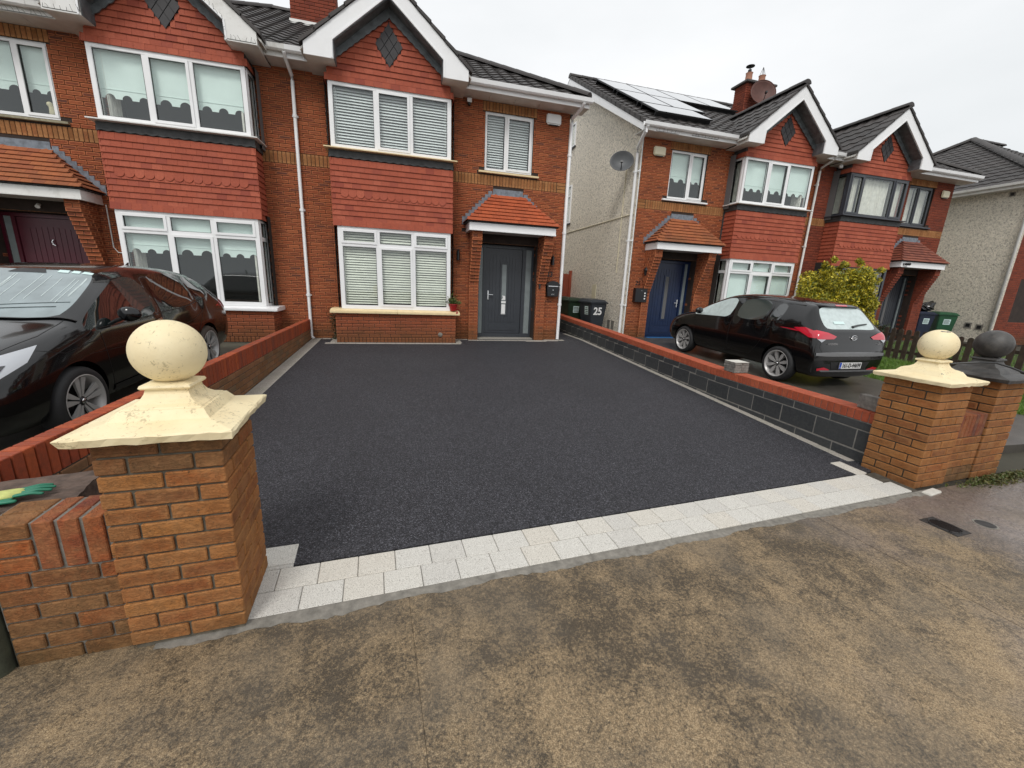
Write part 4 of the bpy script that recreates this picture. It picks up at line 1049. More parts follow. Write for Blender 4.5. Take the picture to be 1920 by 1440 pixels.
rt_ = MB(); lenE = 11.25; sE = math.hypot(5.25, 3.19)
roof_slope(rt_, (-.36, -.45, 5.36), (0, 1, 0), (5.25, 0, 3.19), lenE, sE, clip=lambda a, b: (a*5.25/sE, lenE - a*5.9/sE))
roof_slope(rt_, (-.36, -.46, 5.36), (1, 0, 0), (0, 5.25, 3.19), 6.4, sE, clip=lambda a, b: (a*5.25/sE, 6.4))
rt_.obj('roof_tiles', 'roof', HE, kind='stuff')
ridge_tiles(HE, (-.38, -.48, 5.42), (4.9, 4.8, 8.62), r=.12); ridge_tiles(HE, (-.38, 10.8, 5.42), (4.9, 4.9, 8.62), r=.12); ridge_tiles(HE, (4.9, 4.85, 8.62), (7, 4.85, 8.62))
MB().box(-.34, -.32, -.43, 10.7, 5.2, 5.36).box(-.32, 6, -.43, -.41, 5.2, 5.36).obj('fascia', 'white_dirty', HE)
MB().box(-.32, 0, -.41, 10.7, 5.2, 5.215).box(0, 6, -.41, 0, 5.2, 5.215).obj('soffit_board', 'soffit', HE)
MB().prism([(-.35, 5.38), (-.35, 5.30), (-.44, 5.30), (-.46, 5.38), (-.45, 5.38), (-.43, 5.315), (-.36, 5.315), (-.36, 5.38)], -.46, 10.8, axis='y').obj('gutter', 'white_dirty', HE)
MB().tube([(-.06, -.02, .0), (-.06, -.02, 4.95), (-.20, -.1, 5.1), (-.38, -.2, 5.28)], .04, 10).obj('downpipe', 'white_dirty', HE, smooth=True)
for (yy, zz, s, m_) in ((.30, .58, .17, 'mortar_grey'), (.62, .62, .17, 'greyblock'), (.50, 5.08, .12, 'mortar_grey')):
    MB().box(-.012, 0, yy-s*.6, yy+s*.6, zz-s*.6, zz+s*.6).obj('wall_vent', m_, HE)
    MB().box(-.014, -.012, yy-s*.35, yy+s*.35, zz-s*.35, zz+s*.35).obj('vent_shade_patch', 'black', HE)  # raised black patch stands in for the shade inside the vent

# ------------------------------------------------------------------ things fixed to the houses
def lp(H, X, p): return H.location + Vector(X(p))
def alarm(H, X, x, z, m, lab, s=.36):
    l = lp(H, X, (x, 0, z)); o = MB().box(-s/2, s/2, -.075, -.014, -.11, .11).obj('alarm_box', m, loc=l, bevel=.025)
    tag(o, lab, 'alarm box', 'burglar alarm boxes'); MB().box(-s*.3, s*.3, -.06, -.02, -.125, -.108).obj('strobe', 'black', o)
alarm(HB, XB, 5.48, 5.12, 'alarmwhite', 'white alarm box under the eaves of the house with the grey door')
alarm(HC, XC, 5.43, 5.0, 'beige', 'cream alarm box left of the small window of the solar-panel house')
alarm(HD, XD, 5.50, 4.95, 'beige', 'cream alarm box beside the dark-framed upstairs window', .34)
def updown(x, lab):
    t = thing('wall_lamp', lab, 'wall lamp', (x, -.012, 1.98), 0, 'black wall lamps beside the grey door')
    MB().box(-.03, .03, -.03, 0, -.05, .05).obj('back_plate', 'black_metal', t)
    MB().lathe([(0, -.10), (.036, -.10), (.036, .10), (0, .10)], 16, (0, -.065, 0)).obj('lamp_body', 'black_metal', t, smooth=True, autosmooth=40)
    MB().lathe([(0, 0), (.030, 0), (.012, .045), (0, .045)], 12, (0, -.065, .10)).obj('lamp_tip', 'black_metal', t, smooth=True)
updown(3.29, 'black cylinder wall lamp between bay window and grey door porch'); updown(5.66, 'black cylinder wall lamp right of the grey door, above the mailbox')
t = thing('lantern', 'black curved-arm lantern above the mailbox of the navy door house', 'wall lantern', lp(HC, XC, (5.47, -.012, 1.82)))
MB().tube([(0, 0, -.12), (0, -.06, -.14), (0, -.12, -.08), (.0, -.13, .0)], .014, 8).box(-.03, .03, -.012, 0, -.2, -.04).obj('arm', 'black_metal', t)
MB().lathe([(.02, 0), (.055, .02), (.075, .15), (.07, .15), (.05, .02), (0, .02)], 6, (0, -.13, .0)).obj('lantern_frame', 'black_metal', t)
MB().lathe([(0, .03), (.04, .03), (.055, .14), (0, .14)], 6, (0, -.13, .0)).obj('lantern_glass', 'clearlamp', t)
MB().lathe([(.10, .15), (.07, .20), (.03, .24), (.012, .27), (0, .29)], 12, (0, -.13, .0)).obj('lantern_cap', 'black_metal', t, smooth=True)
t = thing('floodlight', 'small white and black floodlight under the eaves right of the gable', 'floodlight', lp(HB, XB, (3.50, -.02, 5.20)))
MB().box(-.05, .05, -.10, -.06, -.02, .06).obj('lamp_head', 'alarmwhite', t, bevel=.005); MB().box(-.03, .03, -.06, 0, -.06, .02).lathe([(0, -.05), (.03, -.04), (.03, 0), (0, 0)], 10, (0, -.07, -.03)).obj('sensor', 'black', t)
for i, dx in enumerate((-.05, .09)):
    t = thing('floodlight', 'black spotlight on the white porch fascia of the dark-framed house, ' + ('left one' if i == 0 else 'right one'), 'floodlight', lp(HD, XD, (3.62+dx, -.60, 2.60)), R(30*(1-2*i)), 'spotlights on the far porch')
    MB().lathe([(0, -.10), (.045, -.10), (.03, -.02), (0, 0)], 12, axis='y').obj('lamp_head', 'black', t, smooth=True); MB().box(-.008, .008, 0, .03, -.03, .03).obj('bracket', 'black', t)
t = thing('security_camera', 'white round camera under the eaves left of the far dark-framed bay', 'camera', lp(HD, XD, (.50, -.28, 5.24)))
MB().lathe([(0, -.08), (.05, -.075), (.055, 0), (0, .03)], 14).obj('camera_body', 'alarmwhite', t, smooth=True); MB().box(-.02, .02, .0, .05, -.0, .06).obj('bracket', 'alarmwhite', t)
# mailboxes
t = thing('mailbox', 'black arched mailbox on brick wall right of the grey door', 'mailbox', (5.69, -.012, 1.12))
MB().prism([(-.14, 0), (.14, 0), (.165, .27), (-.165, .27)], -.13, 0).obj('box', 'black_metal', t, bevel=.006)
MB().prism([(-.185, .27), (.185, .27), (.185, .29), (.11, .36), (0, .385), (-.11, .36), (-.185, .29)], -.15, 0).obj('lid', 'black_metal', t, bevel=.006)
MB().box(-.13, .13, -.14, -.128, .245, .262).obj('slot_trim', 'chrome', t); MB().lathe([(0, -.004), (.012, -.004), (.012, 0), (0, 0)], 12, (0, -.131, .16), 'y').obj('lock', 'chrome', t)
text('POST', .035, 'chrome', t, (0, -.133, .05), name='lettering')
t = thing('mailbox', 'black square mailbox with three pale dots left of the navy door', 'mailbox', lp(HC, XC, (5.55, -.012, 1.10)))
MB().box(-.19, .19, -.13, 0, 0, .38).obj('box', 'black_metal', t, bevel=.008)
for k in range(3): MB().lathe([(0, -.003), (.022, -.003), (.022, 0), (0, 0)], 14, (.11, -.131, .10+.075*k), 'y').obj('dot', 'alarmwhite', t)
MB().lathe([(0, -.003), (.008, -.003), (.008, 0), (0, 0)], 10, (0, -.131, .32), 'y').obj('lock', 'chrome', t)
text('23', .17, 'black_metal', HB, (5.62, -.018, 1.66), name='house_number', bold=.003)
text('25', .17, 'black_metal', HC, (-5.62, -.018, 1.62), name='house_number', bold=.003)
tag(MB().box(-.022, .022, -.02, 0, -.06, .06).lathe([(0, -.004), (.012, -.004), (.012, 0)], 10, (0, -.02, .0), 'y').obj('doorbell', 'black', loc=(5.33, -.125, 1.36), bevel=.004), 'slim black doorbell on the porch pillar right of the grey door', 'doorbell')
tag(MB().lathe([(0, -.02), (.05, -.018), (.055, 0), (0, 0)], 16, (0, 0, 0), 'y').obj('vent_outlet', 'mortar_grey', loc=(2.83, -.548, .17), smooth=True), 'round grey vent low on the bay base wall', 'vent')
t = thing('wall_bracket_light', 'small white spotlight above the maroon front door', 'spotlight', (-4.45, .02, 2.44)); MB().tube([(0, 0, 0), (0, -.06, 0), (.03, -.13, -.05)], [.02, .02, .035], 10).obj('lamp_head', 'white_dirty', t)
tag(MB(XA).tube([(3.42, -.03, 2.52), (3.42, -.03, 1.75), (3.36, -.03, 1.66), (3.2, -.03, 1.64)], .010, 6).obj('cable', 'white_dirty'), 'thin white cable running down brick beside the left bay window', 'cable')
# satellite dishes
def dish(loc, label, m, r, aim, arm_to, sq=.86):
    t = thing('satellite_dish', label, 'satellite dish', loc)
    Rm = Vector(aim).to_track_quat('Z', 'Y').to_matrix()
    f = lambda p: tuple(Rm @ Vector((p[0], p[1]*sq, p[2])))
    prof = [(r*k/8, .35*r*(k/8)**2) for k in range(9)]; prof2 = [(a, b+.008) for a, b in reversed(prof)]
    MB(f).lathe([(max(a, .001), b) for a, b in prof] + [(max(a, .001), b) for a, b in prof2], 36).obj('dish', m, t, smooth=True)
    MB(f).tube([(r*.99*math.cos(a*math.pi/18), r*.99*math.sin(a*math.pi/18), .35*r) for a in range(37)], .012, 6).obj('rim', m, t)
    MB(f).tube([(0, -r*.9, .3*r), (0, -r*.35, r*.75)], .012, 6).box(-.03, .03, -r*.42, -r*.28, r*.68, r*.86).obj('feed_arm', 'black_metal', t)
    MB().tube([(0, 0, 0), tuple(Vector(arm_to)*.6), arm_to], .018, 8).obj('bracket', 'black_metal', t)
dish((7.86, .98, 4.72), 'dark grey dish on the pebbledash side wall', 'dish_grey', .31, (-.45, -.85, .22), (.30, .05, -.02))
dish((14.13, 3.25, 8.10), 'large rust-brown mesh dish fixed to the brick chimney', 'mesh_brown', .42, (-.30, -.9, .25), (.0, .2, -.05), 1)
# solar panels
rp = lambda x, y, o=.13: Vector((x, y, HC.location.z + ROOF0 + SL*(y - HC.location.y + .45) + o))
ang = math.atan(SL)
def solar(x, y0, wx, ly, lab):
    c = rp(x+wx/2, y0, 0.13); t = thing('solar_panel', lab, 'solar panel', c, 0, 'solar panels on the roof'); t.rotation_euler = (ang, 0, 0)
    MB().box(-wx/2+.008, wx/2-.008, .008, ly-.008, 0, .035).obj('panel_frame', 'black', t)
    MB().box(-wx/2+.03, wx/2-.03, .03, ly-.03, .035, .039).obj('panel_glass', 'panel_glass', t)
    [MB().box(-wx/2, wx/2, q, q+.04, -.10, 0).obj("mounting_rail", "alloy_dk", t) for q in (.1, ly-.14)]
nm = ['leftmost', 'second from the left', 'third from the left', 'rightmost']
for i in range(4): solar(8.5+1.16*i, 3.05, 1.14, 1.78, 'solar panel in the ridge row, ' + nm[i])
for i in range(2): solar(8.5+1.10*i, 1.50, 1.08, 1.74, 'solar panel in the middle row, ' + ('left one' if i == 0 else 'right one'))
solar(8.5, .50, 1.70, 1.10, 'solar panel lying lengthwise, nearest the gutter')

# ------------------------------------------------------------------ gate pillars
def sq_loft(rings, n=14, jit=()):
    """square rings (half, z) with subdivided sides"""
    V, Fc = [], []; m = 4*n
    for k, (h, z) in enumerate(rings):
        for i in range(m):
            s, t_ = divmod(i, n); a = -1+2*t_/n
            x, y = [(a, -1), (1, a), (-a, 1), (-1, -a)][s]
            j = random.uniform(-1, 1)*.0035 if k in jit else random.uniform(-1, 1)*.0006
            V.append((x*h*(1+j/h*1), y*h*(1+j/h), z + (random.uniform(-.004, .003) if k in jit else 0)))
    for k in range(len(rings)-1):
        for i in range(m): Fc.append((k*m+i, k*m+(i+1) % m, (k+1)*m+(i+1) % m, (k+1)*m+i))
    Fc += [tuple(range(m))[::-1], tuple(range((len(rings)-1)*m, len(rings)*m))]
    return MB().add(V, Fc)
def pillar(px, py, z, label, bm_, capm, mort, nc=13, par=0, rot=SA, cap_s=1.0, old_top=0, ball_label=None):
    c, s = math.cos(rot), math.sin(rot); cx = px + .22*c - .22*s; cy = py + .22*s + .22*c
    t = thing('gate_pillar', label, 'pillar', (cx, cy, z), rot, 'gate pillars with ball finials')
    bpy.context.view_layer.update()
    MB().box(-.209, .209, -.209, .209, -.05, nc*.075).obj('mortar_core', mort, t)
    P = Pieces(t, 'brick', bm_)
    for k in range(nc):
        zz = k*.075+.0325+.005; m_ = 'pillar_old' if k >= nc-old_top else None
        for sg in (-1, 1):
            for q in (-1, 1):
                l = .215
                jx, jy = random.uniform(-.0015, .0015), random.uniform(-.002, .002)
                if (k+par) % 2: P.add((q*.1125, sg*(.22-.051)+jy, zz), l, .065, .1025, kind='full', m=m_)
                else: P.add((sg*(.22-.051)+jy, q*.1125, zz), l, .065, .1025, kind='full', yaw=R(90), m=m_)
            if (k+par) % 2: P.add((sg*(.22-.051), 0, zz), .215, .065, .1025, kind='full', yaw=R(90), m=m_)
            else: P.add((0, sg*(.22-.051), zz), .215, .065, .1025, kind='full', m=m_)
    P.flush()
    h = nc*.075
    rings = [(.20, h+.004), (.278, h+.000), (.286, h+.030), (.280, h+.037), (.178, h+.060), (.176, h+.061), (.150, h+.098), (.140, h+.100), (.137, h+.104), (.112, h+.112), (.092, h+.128), (.080, h+.150), (.076, h+.168), (.088, h+.171), (.092, h+.178), (.088, h+.188), (.070, h+.193), (.06, h+.196)]
    co = sq_loft([(a*cap_s, b) for a, b in rings], jit=(1, 2)).obj('pillar_cap', capm, t)
    prof = [(.136*math.sin(math.pi*k/32), -.136*math.cos(math.pi*k/32)) for k in range(33)]; prof[0] = (.001, -.136); prof[-1] = (.001, .136)
    MB().lathe(prof, 48, (0, 0, h+.196+.125)).obj('ball_finial', capm, t, smooth=True)
    return t
def ground_z(y): return -.285-.0
p1 = pillar(.805, -8.19, -.290, 'nearest brick pillar with cream cap and ball, left of the drive', 'pillar_brick', 'cream', 'mortar_mid', old_top=2, par=1)
p2 = pillar(6.469, -7.739, -.310, 'brick pillar with cream cap and ball at the right end of the drive', 'pillar_brick', 'cream', 'mortar_dark')
p3 = pillar(7.34, -7.685, -.310, 'brick pillar with dark grey cap and ball beyond the cream-capped one', 'pillar_brick', 'darkcap', 'mortar_dark')
tag(MB().tube([(7.55, -7.75, .90), (7.30, -7.5, .86), (7.05, -7.25, .80), (6.95, -7.1, .6), (6.93, -7.0, .2)], .008, 6).obj('cable', 'cord'), 'black cable looped between the cream cap and the dark cap', 'cable') if False else None
pc = [Vector((6.72, -7.0, -.2)), Vector((6.74, -7.12, .4)), Vector((6.80, -7.3, .70)), Vector((6.93, -7.5, .81)), Vector((7.06, -7.62, .845)), Vector((7.22, -7.66, .845)), Vector((7.40, -7.68, .805)), Vector((7.62, -7.72, .74)), Vector((7.82, -7.80, .66)), Vector((7.86, -7.84, .2)), Vector((7.87, -7.86, -.28))]
tag(MB().tube(pc, .009, 6).obj('cable', 'cord'), 'black cable looped over the dark pillar cap', 'cable')

# low infill walls beside the pillars, running along the street
def low_wall(px, py, z, length, label, solds, mort, bm_, leftcut=0, group='low walls beside the gate pillars'):
    t = thing('low_wall', label, 'wall', (px, py, z), SA, group)
    bpy.context.view_layer.update()
    h = 9*.075
    MB().box(.0, length, .012, .205, -.05, h-.01).obj('mortar_core', mort, t)
    P = Pieces(t, 'brick', bm_)
    nb = 6
    for k in range(nb):
        x = -.1125 if k % 2 else 0
        while x < length:
            lo, hi = max(0, x), min(length, x+.225)
            if hi-lo > .04:
                P.add(((lo+hi)/2, .051, k*.075+.0375), hi-lo-.01, .065, .1025, kind='full', m='pillar_old' if k < 2 else None)
                P.add(((lo+hi)/2, .159, k*.075+.0375), hi-lo-.01, .065, .1025, kind='full')
            x += .225
    x = leftcut; n = solds
    ww = (length-leftcut-.01)/n
    for i in range(n):
        P.add((leftcut+(i+.5)*ww, .0515, nb*.075+.1125), min(.065, ww-.008), .215, .1025, kind='full', m='soldier_dk'); P.add((leftcut+(i+.5)*ww, .158, nb*.075+.1125), min(.065, ww-.008), .215, .1025, kind='full', m='soldier_dk')
    if leftcut:
        for k in range(3): [P.add((leftcut/2, yy, (nb+k)*.075+.0375), leftcut-.01, .065, .1025, kind='full', m='pillar_old') for yy in (.051, .159)]
    P.flush(); return t
low_wall(.395, -8.182, -.320, .40, 'short brick wall with three upright bricks left of the nearest pillar', 3, 'mortar_grey', 'pillar_old', leftcut=.15)
low_wall(6.912, -7.700, -.310, .425, 'short brick wall with dark upright bricks between the cream and dark capped pillars', 7, 'mortar_dark', 'pillar_brick')
o = MB().lathe([(0, 0), (.055, 0), (.055, .45), (.05, .47), (0, .48)], 16).obj('stained_post', 'post', loc=(.335, -8.19, -.32), smooth=True, autosmooth=50); tag(o, 'green stained round post at the bottom left corner', 'post')
# rough stone slab with the glove
bm = bmesh.new(); bmesh.ops.create_cube(bm, size=1)
for v in bm.verts: v.co = Vector((v.co.x*.66, v.co.y*.36, v.co.z*.30))
bmesh.ops.subdivide_edges(bm, edges=bm.edges[:], cuts=9, use_grid_fill=True)
for v in bm.verts: v.co += Vector([random.uniform(-.004, .004) for _ in range(3)])
me = D.meshes.new('rough_slab'); bm.to_mesh(me); bm.free(); me.materials.append(M['rough_brown'])
o = D.objects.new('rough_slab', me); COL.objects.link(o); o.location = (.16, -7.80, .155); o.rotation_euler = (0, 0, R(12)); tag(o, 'rough brown stone slab behind the short wall, a glove on it', 'stone slab')
MB_ = MB().box(-.28, .30, -.15, .15, -.32, 0).obj('slab_support', 'mortar_grey', o, loc=(0, 0, -.15))
# ------------------------------------------------------------------ boundary wall left of the drive
bw = thing('boundary_wall', 'low orange brick wall with red upright coping bricks left of the tarmac', 'wall', (0, 0, 0))
topL = lambda y: .44 + .0085*y
Lw = 7.62
mb = MB()
mb.add([(-.094, 0, -.1), (-.008, 0, -.1), (-.008, 0, topL(0)-.03), (-.094, 0, topL(0)-.03), (-.094, -Lw, -.4), (-.008, -Lw, -.4), (-.008, -Lw, topL(-Lw)-.03), (-.094, -Lw, topL(-Lw)-.03)], [(0, 1, 2, 3), (7, 6, 5, 4), (0, 4, 5, 1), (1, 5, 6, 2), (2, 6, 7, 3), (3, 7, 4, 0)])
mb.obj('mortar_core', 'mortar_dark', bw)
P = Pieces(bw, 'brick', 'pink_brick'); C_ = Pieces(bw, 'coping_brick', 'coping'); slp = math.atan(.0085)
for k in range(7):
    y = -(.1125 if k % 2 else .0)
    while y > -Lw:
        a, b = y, max(y-.225, -Lw); cy = (a+b)/2; zc = topL(cy) - .225 - .0375 - .075*k
        if zc + .04 > gz(cy): P.add((-.011, cy, zc), a-b-.01, .065, .012, yaw=R(90))
        y -= .225
P.flush(); y = 0
while y > -Lw:
    C_.add((-.0505+random.uniform(-.002, .002), y-.036, topL(y)-.1125), .0625, .215, .105, kind='full', yaw=R(90)); y -= .0725
C_.flush()
# new block wall right of the drive
rw = thing('block_wall', 'new wall of dark grey blocks with red brick coping right of the tarmac', 'wall', (6.50, -7.3, 0), -math.atan(.0295))
bpy.context.view_layer.update()
Lr = 12.2; topR = lambda s: .262 if s < 2.3 else .262 + .036*(s-2.3)
mb = MB()
for a, b in ((0, 2.3), (2.3, Lr)):
    mb.add([(.0, a, -.45), (.20, a, -.45), (.20, a, topR(a)-.02), (.0, a, topR(a)-.02), (.0, b, -.45), (.20, b, -.45), (.20, b, topR(b)-.02), (.0, b, topR(b)-.02)], [(0, 1, 2, 3), (7, 6, 5, 4), (0, 4, 5, 1), (1, 5, 6, 2), (2, 6, 7, 3), (3, 7, 4, 0)])
mb.obj('mortar_core', 'mortar_lt', rw)
P = Pieces(rw, 'concrete_block', 'block')
for k, (dz, h) in enumerate(((.112+.045, .08), (.202+.1075, .205), (.422+.1075, .205))):
    y = -(.0, .30, .08)[k]
    while y < Lr:
        a, b = max(0, y), min(Lr, y+.45); c_ = (a+b)/2
        if b-a > .05 and topR(c_)-dz+h/2 > gz(c_-7.3)-.02:
            P.add((.010, c_, topR(c_)-dz), b-a-.010, h, .014, yaw=-R(90), rot=Matrix.Rotation(-(.036 if c_ > 2.3 else 0), 3, 'X') @ Matrix.Rotation(-R(90), 3, 'Z') if False else None)
            P.add((.1985, c_, topR(c_)-dz), b-a-.010, h, .014, yaw=R(90))
        y += .45
P.flush(); C_ = Pieces(rw, 'coping_brick', 'coping_new'); y = .0
while y < Lr:
    C_.add((.1025, y+.036, topR(y)-.054), .066, .1075, .221, kind='full', yaw=R(90)); y += .0725
C_.flush()
t = thing('loose_blocks', 'small stack of grey split-face stones on the red coping', 'stone blocks', (6.665, -5.30, .268), R(-4))
for k in range(4):
    for q in range(2):
        l = .115+random.uniform(-.01, .01); bm = MB().box(-l/2, l/2, -.11, .11, 0, .036)
        for i_, v in enumerate(bm.v): bm.v[i_] = (v[0]+random.uniform(-.006, .006), v[1]+random.uniform(-.006, .006), v[2])
        bm.obj('split_stone', 'palecut' if k == 3 and False else 'greyblock', t, loc=((q-.5)*.118, 0, .0375*k), bevel=.003)
MB().box(-.115, .115, -.11, .11, 0, .003).obj('sawn_top', 'palecut', t, loc=(0, 0, .149))
tag(MB().box(-.05, .05, -.11, .11, 0, .14).obj('loose_block', 'greyblock', loc=(6.62, -7.15, .265), rot=(0, 0, R(-6)), bevel=.004), 'dark grey block standing on the coping against the right pillar', 'block')

# ------------------------------------------------------------------ glove
gl_ = thing('glove', 'yellow and green work glove lying on the rough stone', 'glove', (.26, -7.86, .318), R(20))
skv = [(0, 0, 0), (.07, .0, .006), (.12, .0, .008)]
def skin_obj(name, chains, m, parent):
    vs, es, rs = [], [], []
    for ch in chains:
        b = len(vs)
        for i, (p, r) in enumerate(ch):
            vs.append(p); rs.append(r)
            if i: es.append((b+i-1, b+i))
    me = D.meshes.new(name); me.from_pydata(vs, es, []); o = D.objects.new(name, me); COL.objects.link(o)
    sk = o.modifiers.new('s', 'SKIN'); sv = me.skin_vertices[0].data
    for i, r in enumerate(rs): sv[i].radius = (r[0], r[1]) if isinstance(r, tuple) else (r, r*.7)
    sb = o.modifiers.new('b', 'SUBSURF'); sb.levels = 2; sb.render_levels = 2
    dg = bpy.context.evaluated_depsgraph_get(); dg.update(); me2 = D.meshes.new_from_object(o.evaluated_get(dg)); D.objects.remove(o)
    me2.materials.clear(); me2.materials.append(M[m]); me2.polygons.foreach_set('use_smooth', [True]*len(me2.polygons))
    q = D.objects.new(name, me2); COL.objects.link(q); q.parent = parent; return q
skin_obj('glove_cuff', [[((-.24, -.0, .016), (.045, .016)), ((-.14, -.004, .018), (.040, .017)), ((-.06, 0, .018), (.048, .018)), ((.02, 0, .018), (.050, .017)), ((.06, 0, .016), (.040, .014))]], 'glove_y', gl_)
for i, (a, ln, o_) in enumerate(((.14, .085, .030), (.03, .10, .010), (-.06, .095, -.012), (-.2, .075, -.032))):
    skin_obj('glove_finger', [[((.02, o_, .018), .012), ((.05+.0, o_*1.1, .020), .0115), ((.05+ln*.5, o_*1.1+ln*.5*a, .024), .0105), ((.05+ln, o_*1.1+ln*a, .014), .009)]], 'glove_g', gl_)
skin_obj('glove_thumb', [[((-.08, -.04, .014), .014), ((-.03, -.066, .014), .014), ((.02, -.078, .014), .012), ((.05, -.080, .012), .010)]], 'glove_g', gl_)
skin_obj('glove_edge', [[((-.24, -.050, .010), .010), ((-.14, -.048, .010), .011), ((-.05, -.052, .010), .011), ((.03, -.048, .012), .010)]], 'glove_g', gl_)

# ------------------------------------------------------------------ bins, gate, fence
def bin_(loc, rz, m, label, lid=None, num=None, sticker=True, group='wheelie bins'):
    t = thing('wheelie_bin', label, 'wheelie bin', loc, rz, group)
    b = MB().add([(-.21, -.26, .03), (.21, -.26, .03), (.21, .22, .03), (-.21, .22, .03), (-.28, -.34, .94), (.28, -.34, .94), (.28, .30, .94), (-.28, .30, .94)],
                 [(0, 3, 2, 1), (4, 5, 6, 7), (0, 1, 5, 4), (1, 2, 6, 5), (2, 3, 7, 6), (3, 0, 4, 7)]); b.obj('bin_body', m, t, bevel=.02)
    MB().prism([(-.31, -.37), (.31, -.37), (.31, .33), (-.31, .33)], .935, .965, axis='z').obj('rim', m, t, bevel=.008)
    l = MB().add([(-.30, -.37, .968), (.30, -.37, .968), (.30, .36, .968), (-.30, .36, .968), (-.24, -.28, 1.04), (.24, -.28, 1.04), (.24, .30, 1.065), (-.24, .30, 1.065)],
                 [(0, 3, 2, 1), (4, 5, 6, 7), (0, 1, 5, 4), (1, 2, 6, 5), (2, 3, 7, 6), (3, 0, 4, 7)]); l.obj('lid', lid or m, t, bevel=.012)
    MB().tube([(-.26, .40, .98), (.26, .40, .98)], .014, 8).box(-.27, -.23, .32, .41, .95, 1.0).box(.23, .27, .32, .41, .95, 1.0).obj('handle', m, t)
    for sx in (-.24, .24): MB().lathe([(0, -.025), (.10, -.025), (.10, .025), (0, .025)], 20, (sx, .26, .10), 'x').obj('wheel', 'rubber', t)
    fy = lambda z: -.26 - .08*(z-.03)/.91
    if sticker == 3:
        fx = lambda z: -.21 - .07*(z-.03)/.91
        s = MB(lambda p: (fx(p[2])-.003+p[0], p[1], p[2])).box(-.002, 0, -.18, .0, .60, .84); s.obj('sticker', 'paper', t)
        k = MB(lambda p: (fx(p[2])-.006+p[0], p[1], p[2]))
        for i in range(4): k.box(-.002, 0, -.165, -.02-.02*(i % 2), .625+.052*i, .65+.052*i)
        k.obj('print', 'lead_dk', t)
    elif sticker:
        s = MB(lambda p: (p[0], fy(p[2])-.003+p[1], p[2])).box(-.19, -.03, 0, .002, .62, .86) if sticker == 1 else MB(lambda p: (p[0], fy(p[2])-.003+p[1], p[2])).box(-.10, .10, 0, .002, .60, .80)
        s.obj('sticker', 'paper', t)
        k = MB(lambda p: (p[0], fy(p[2])-.006+p[1], p[2]))
        x0, x1, za, zb = (-.18, -.04, .64, .84) if sticker == 1 else (-.085, .085, .62, .78)
        for i in range(4): k.box(x0, x1 - .02*(i % 2), 0, .002, za+(zb-za)*i/4+.01, za+(zb-za)*(i+.45)/4+.01)
        k.obj('print', 'lead_dk', t)
    if num: text(num, .30, 'alarmwhite', t, (num_x, fy(.70)-.006, .70), rot=(R(90)+.0875, 0, 0), name='number', bold=.008)
    return t
num_x = -.02
bin_((7.58, 1.42, 0), R(8), 'bin_dk', 'charcoal wheelie bin with white number 25, nearest of the three by the side passage', num='25', sticker=3)
bin_((7.26, 2.30, 0), R(6), 'bin_olive', 'dark green wheelie bin behind the charcoal bin marked 25', sticker=2)
bin_((7.30, 3.20, 0), R(4), 'bin_olive', 'dark green wheelie bin deepest in the side passage by the red gate', sticker=2)
bin_((21.75, .75, 0), R(-35), 'bin_green', 'bright green wheelie bin in the far passage against the tan wall', sticker=2)
bin_((20.85, .95, 0), R(-20), 'bin_blue', 'navy wheelie bin under a black refuse bag in the far passage', sticker=2)
bm = bmesh.new(); bmesh.ops.create_icosphere(bm, subdivisions=4, radius=1)
for v in bm.verts:
    k = 1 + .16*math.sin(v.co.x*9+v.co.z*5)*math.cos(v.co.y*8-v.co.z*4) + random.uniform(-.02, .02)
    v.co = Vector((v.co.x*.34*k, v.co.y*.25*k, v.co.z*.15*k))
    if v.co.x > .12 and v.co.z > -.02: v.co.z += (v.co.x-.12)*.9
me = D.meshes.new('refuse_bag'); bm.to_mesh(me); bm.free(); me.materials.append(M['bag'])
o = D.objects.new('refuse_bag', me); COL.objects.link(o); o.location = (20.95, .95, 1.19); tag(o, 'shiny black refuse bag lying on the navy bin', 'refuse bag')
gt_ = thing('side_gate', 'red-brown boarded wooden gate closing the side passage', 'gate', (5.92, 4.6, 0))
for i in range(15):
    x = .02+.147*i; MB().box(x, x+.14, 0, .022, .05, 1.86+.05*math.cos((i-7)*.25)).obj('board', 'gate', gt_, bevel=.003)
MB().box(0, 2.2, .022, .06, .3, .4).box(0, 2.2, .022, .06, 1.5, 1.6).obj('rail', 'gate', gt_)
MB().box(2.14, 2.23, -.05, .06, 0, 1.98).obj('gate_post', 'gate', gt_)
fe = thing('picket_fence', 'dark brown round-topped picket fence beside the grass', 'fence', (14.0, -2.1, 0))
n = 34
for i in range(n):
    y = -.165*i; h = .80; zb = gz(-2.1+y)
    pts = [(y-.05, zb+.02), (y+.05, zb+.02), (y+.05, zb+h-.03), (y+.03, zb+h), (y, zb+h+.012), (y-.03, zb+h), (y-.05, zb+h-.03)]
    MB().prism(pts, -.012, .012, axis='x').obj('picket', 'picket', fe, rot=(0, 0, 0), bevel=.002)
mb = MB()
for zz in (.22, .60):
    mb.add([(.012, .1, gz(-2)+zz), (.05, .1, gz(-2)+zz), (.05, .1, gz(-2)+zz+.07), (.012, .1, gz(-2)+zz+.07), (.012, -5.6, gz(-7.7)+zz), (.05, -5.6, gz(-7.7)+zz), (.05, -5.6, gz(-7.7)+zz+.07), (.012, -5.6, gz(-7.7)+zz+.07)], [(0, 1, 2, 3), (7, 6, 5, 4), (0, 4, 5, 1), (1, 5, 6, 2), (2, 6, 7, 3), (3, 7, 4, 0)])
mb.obj('rail', 'picket', fe)
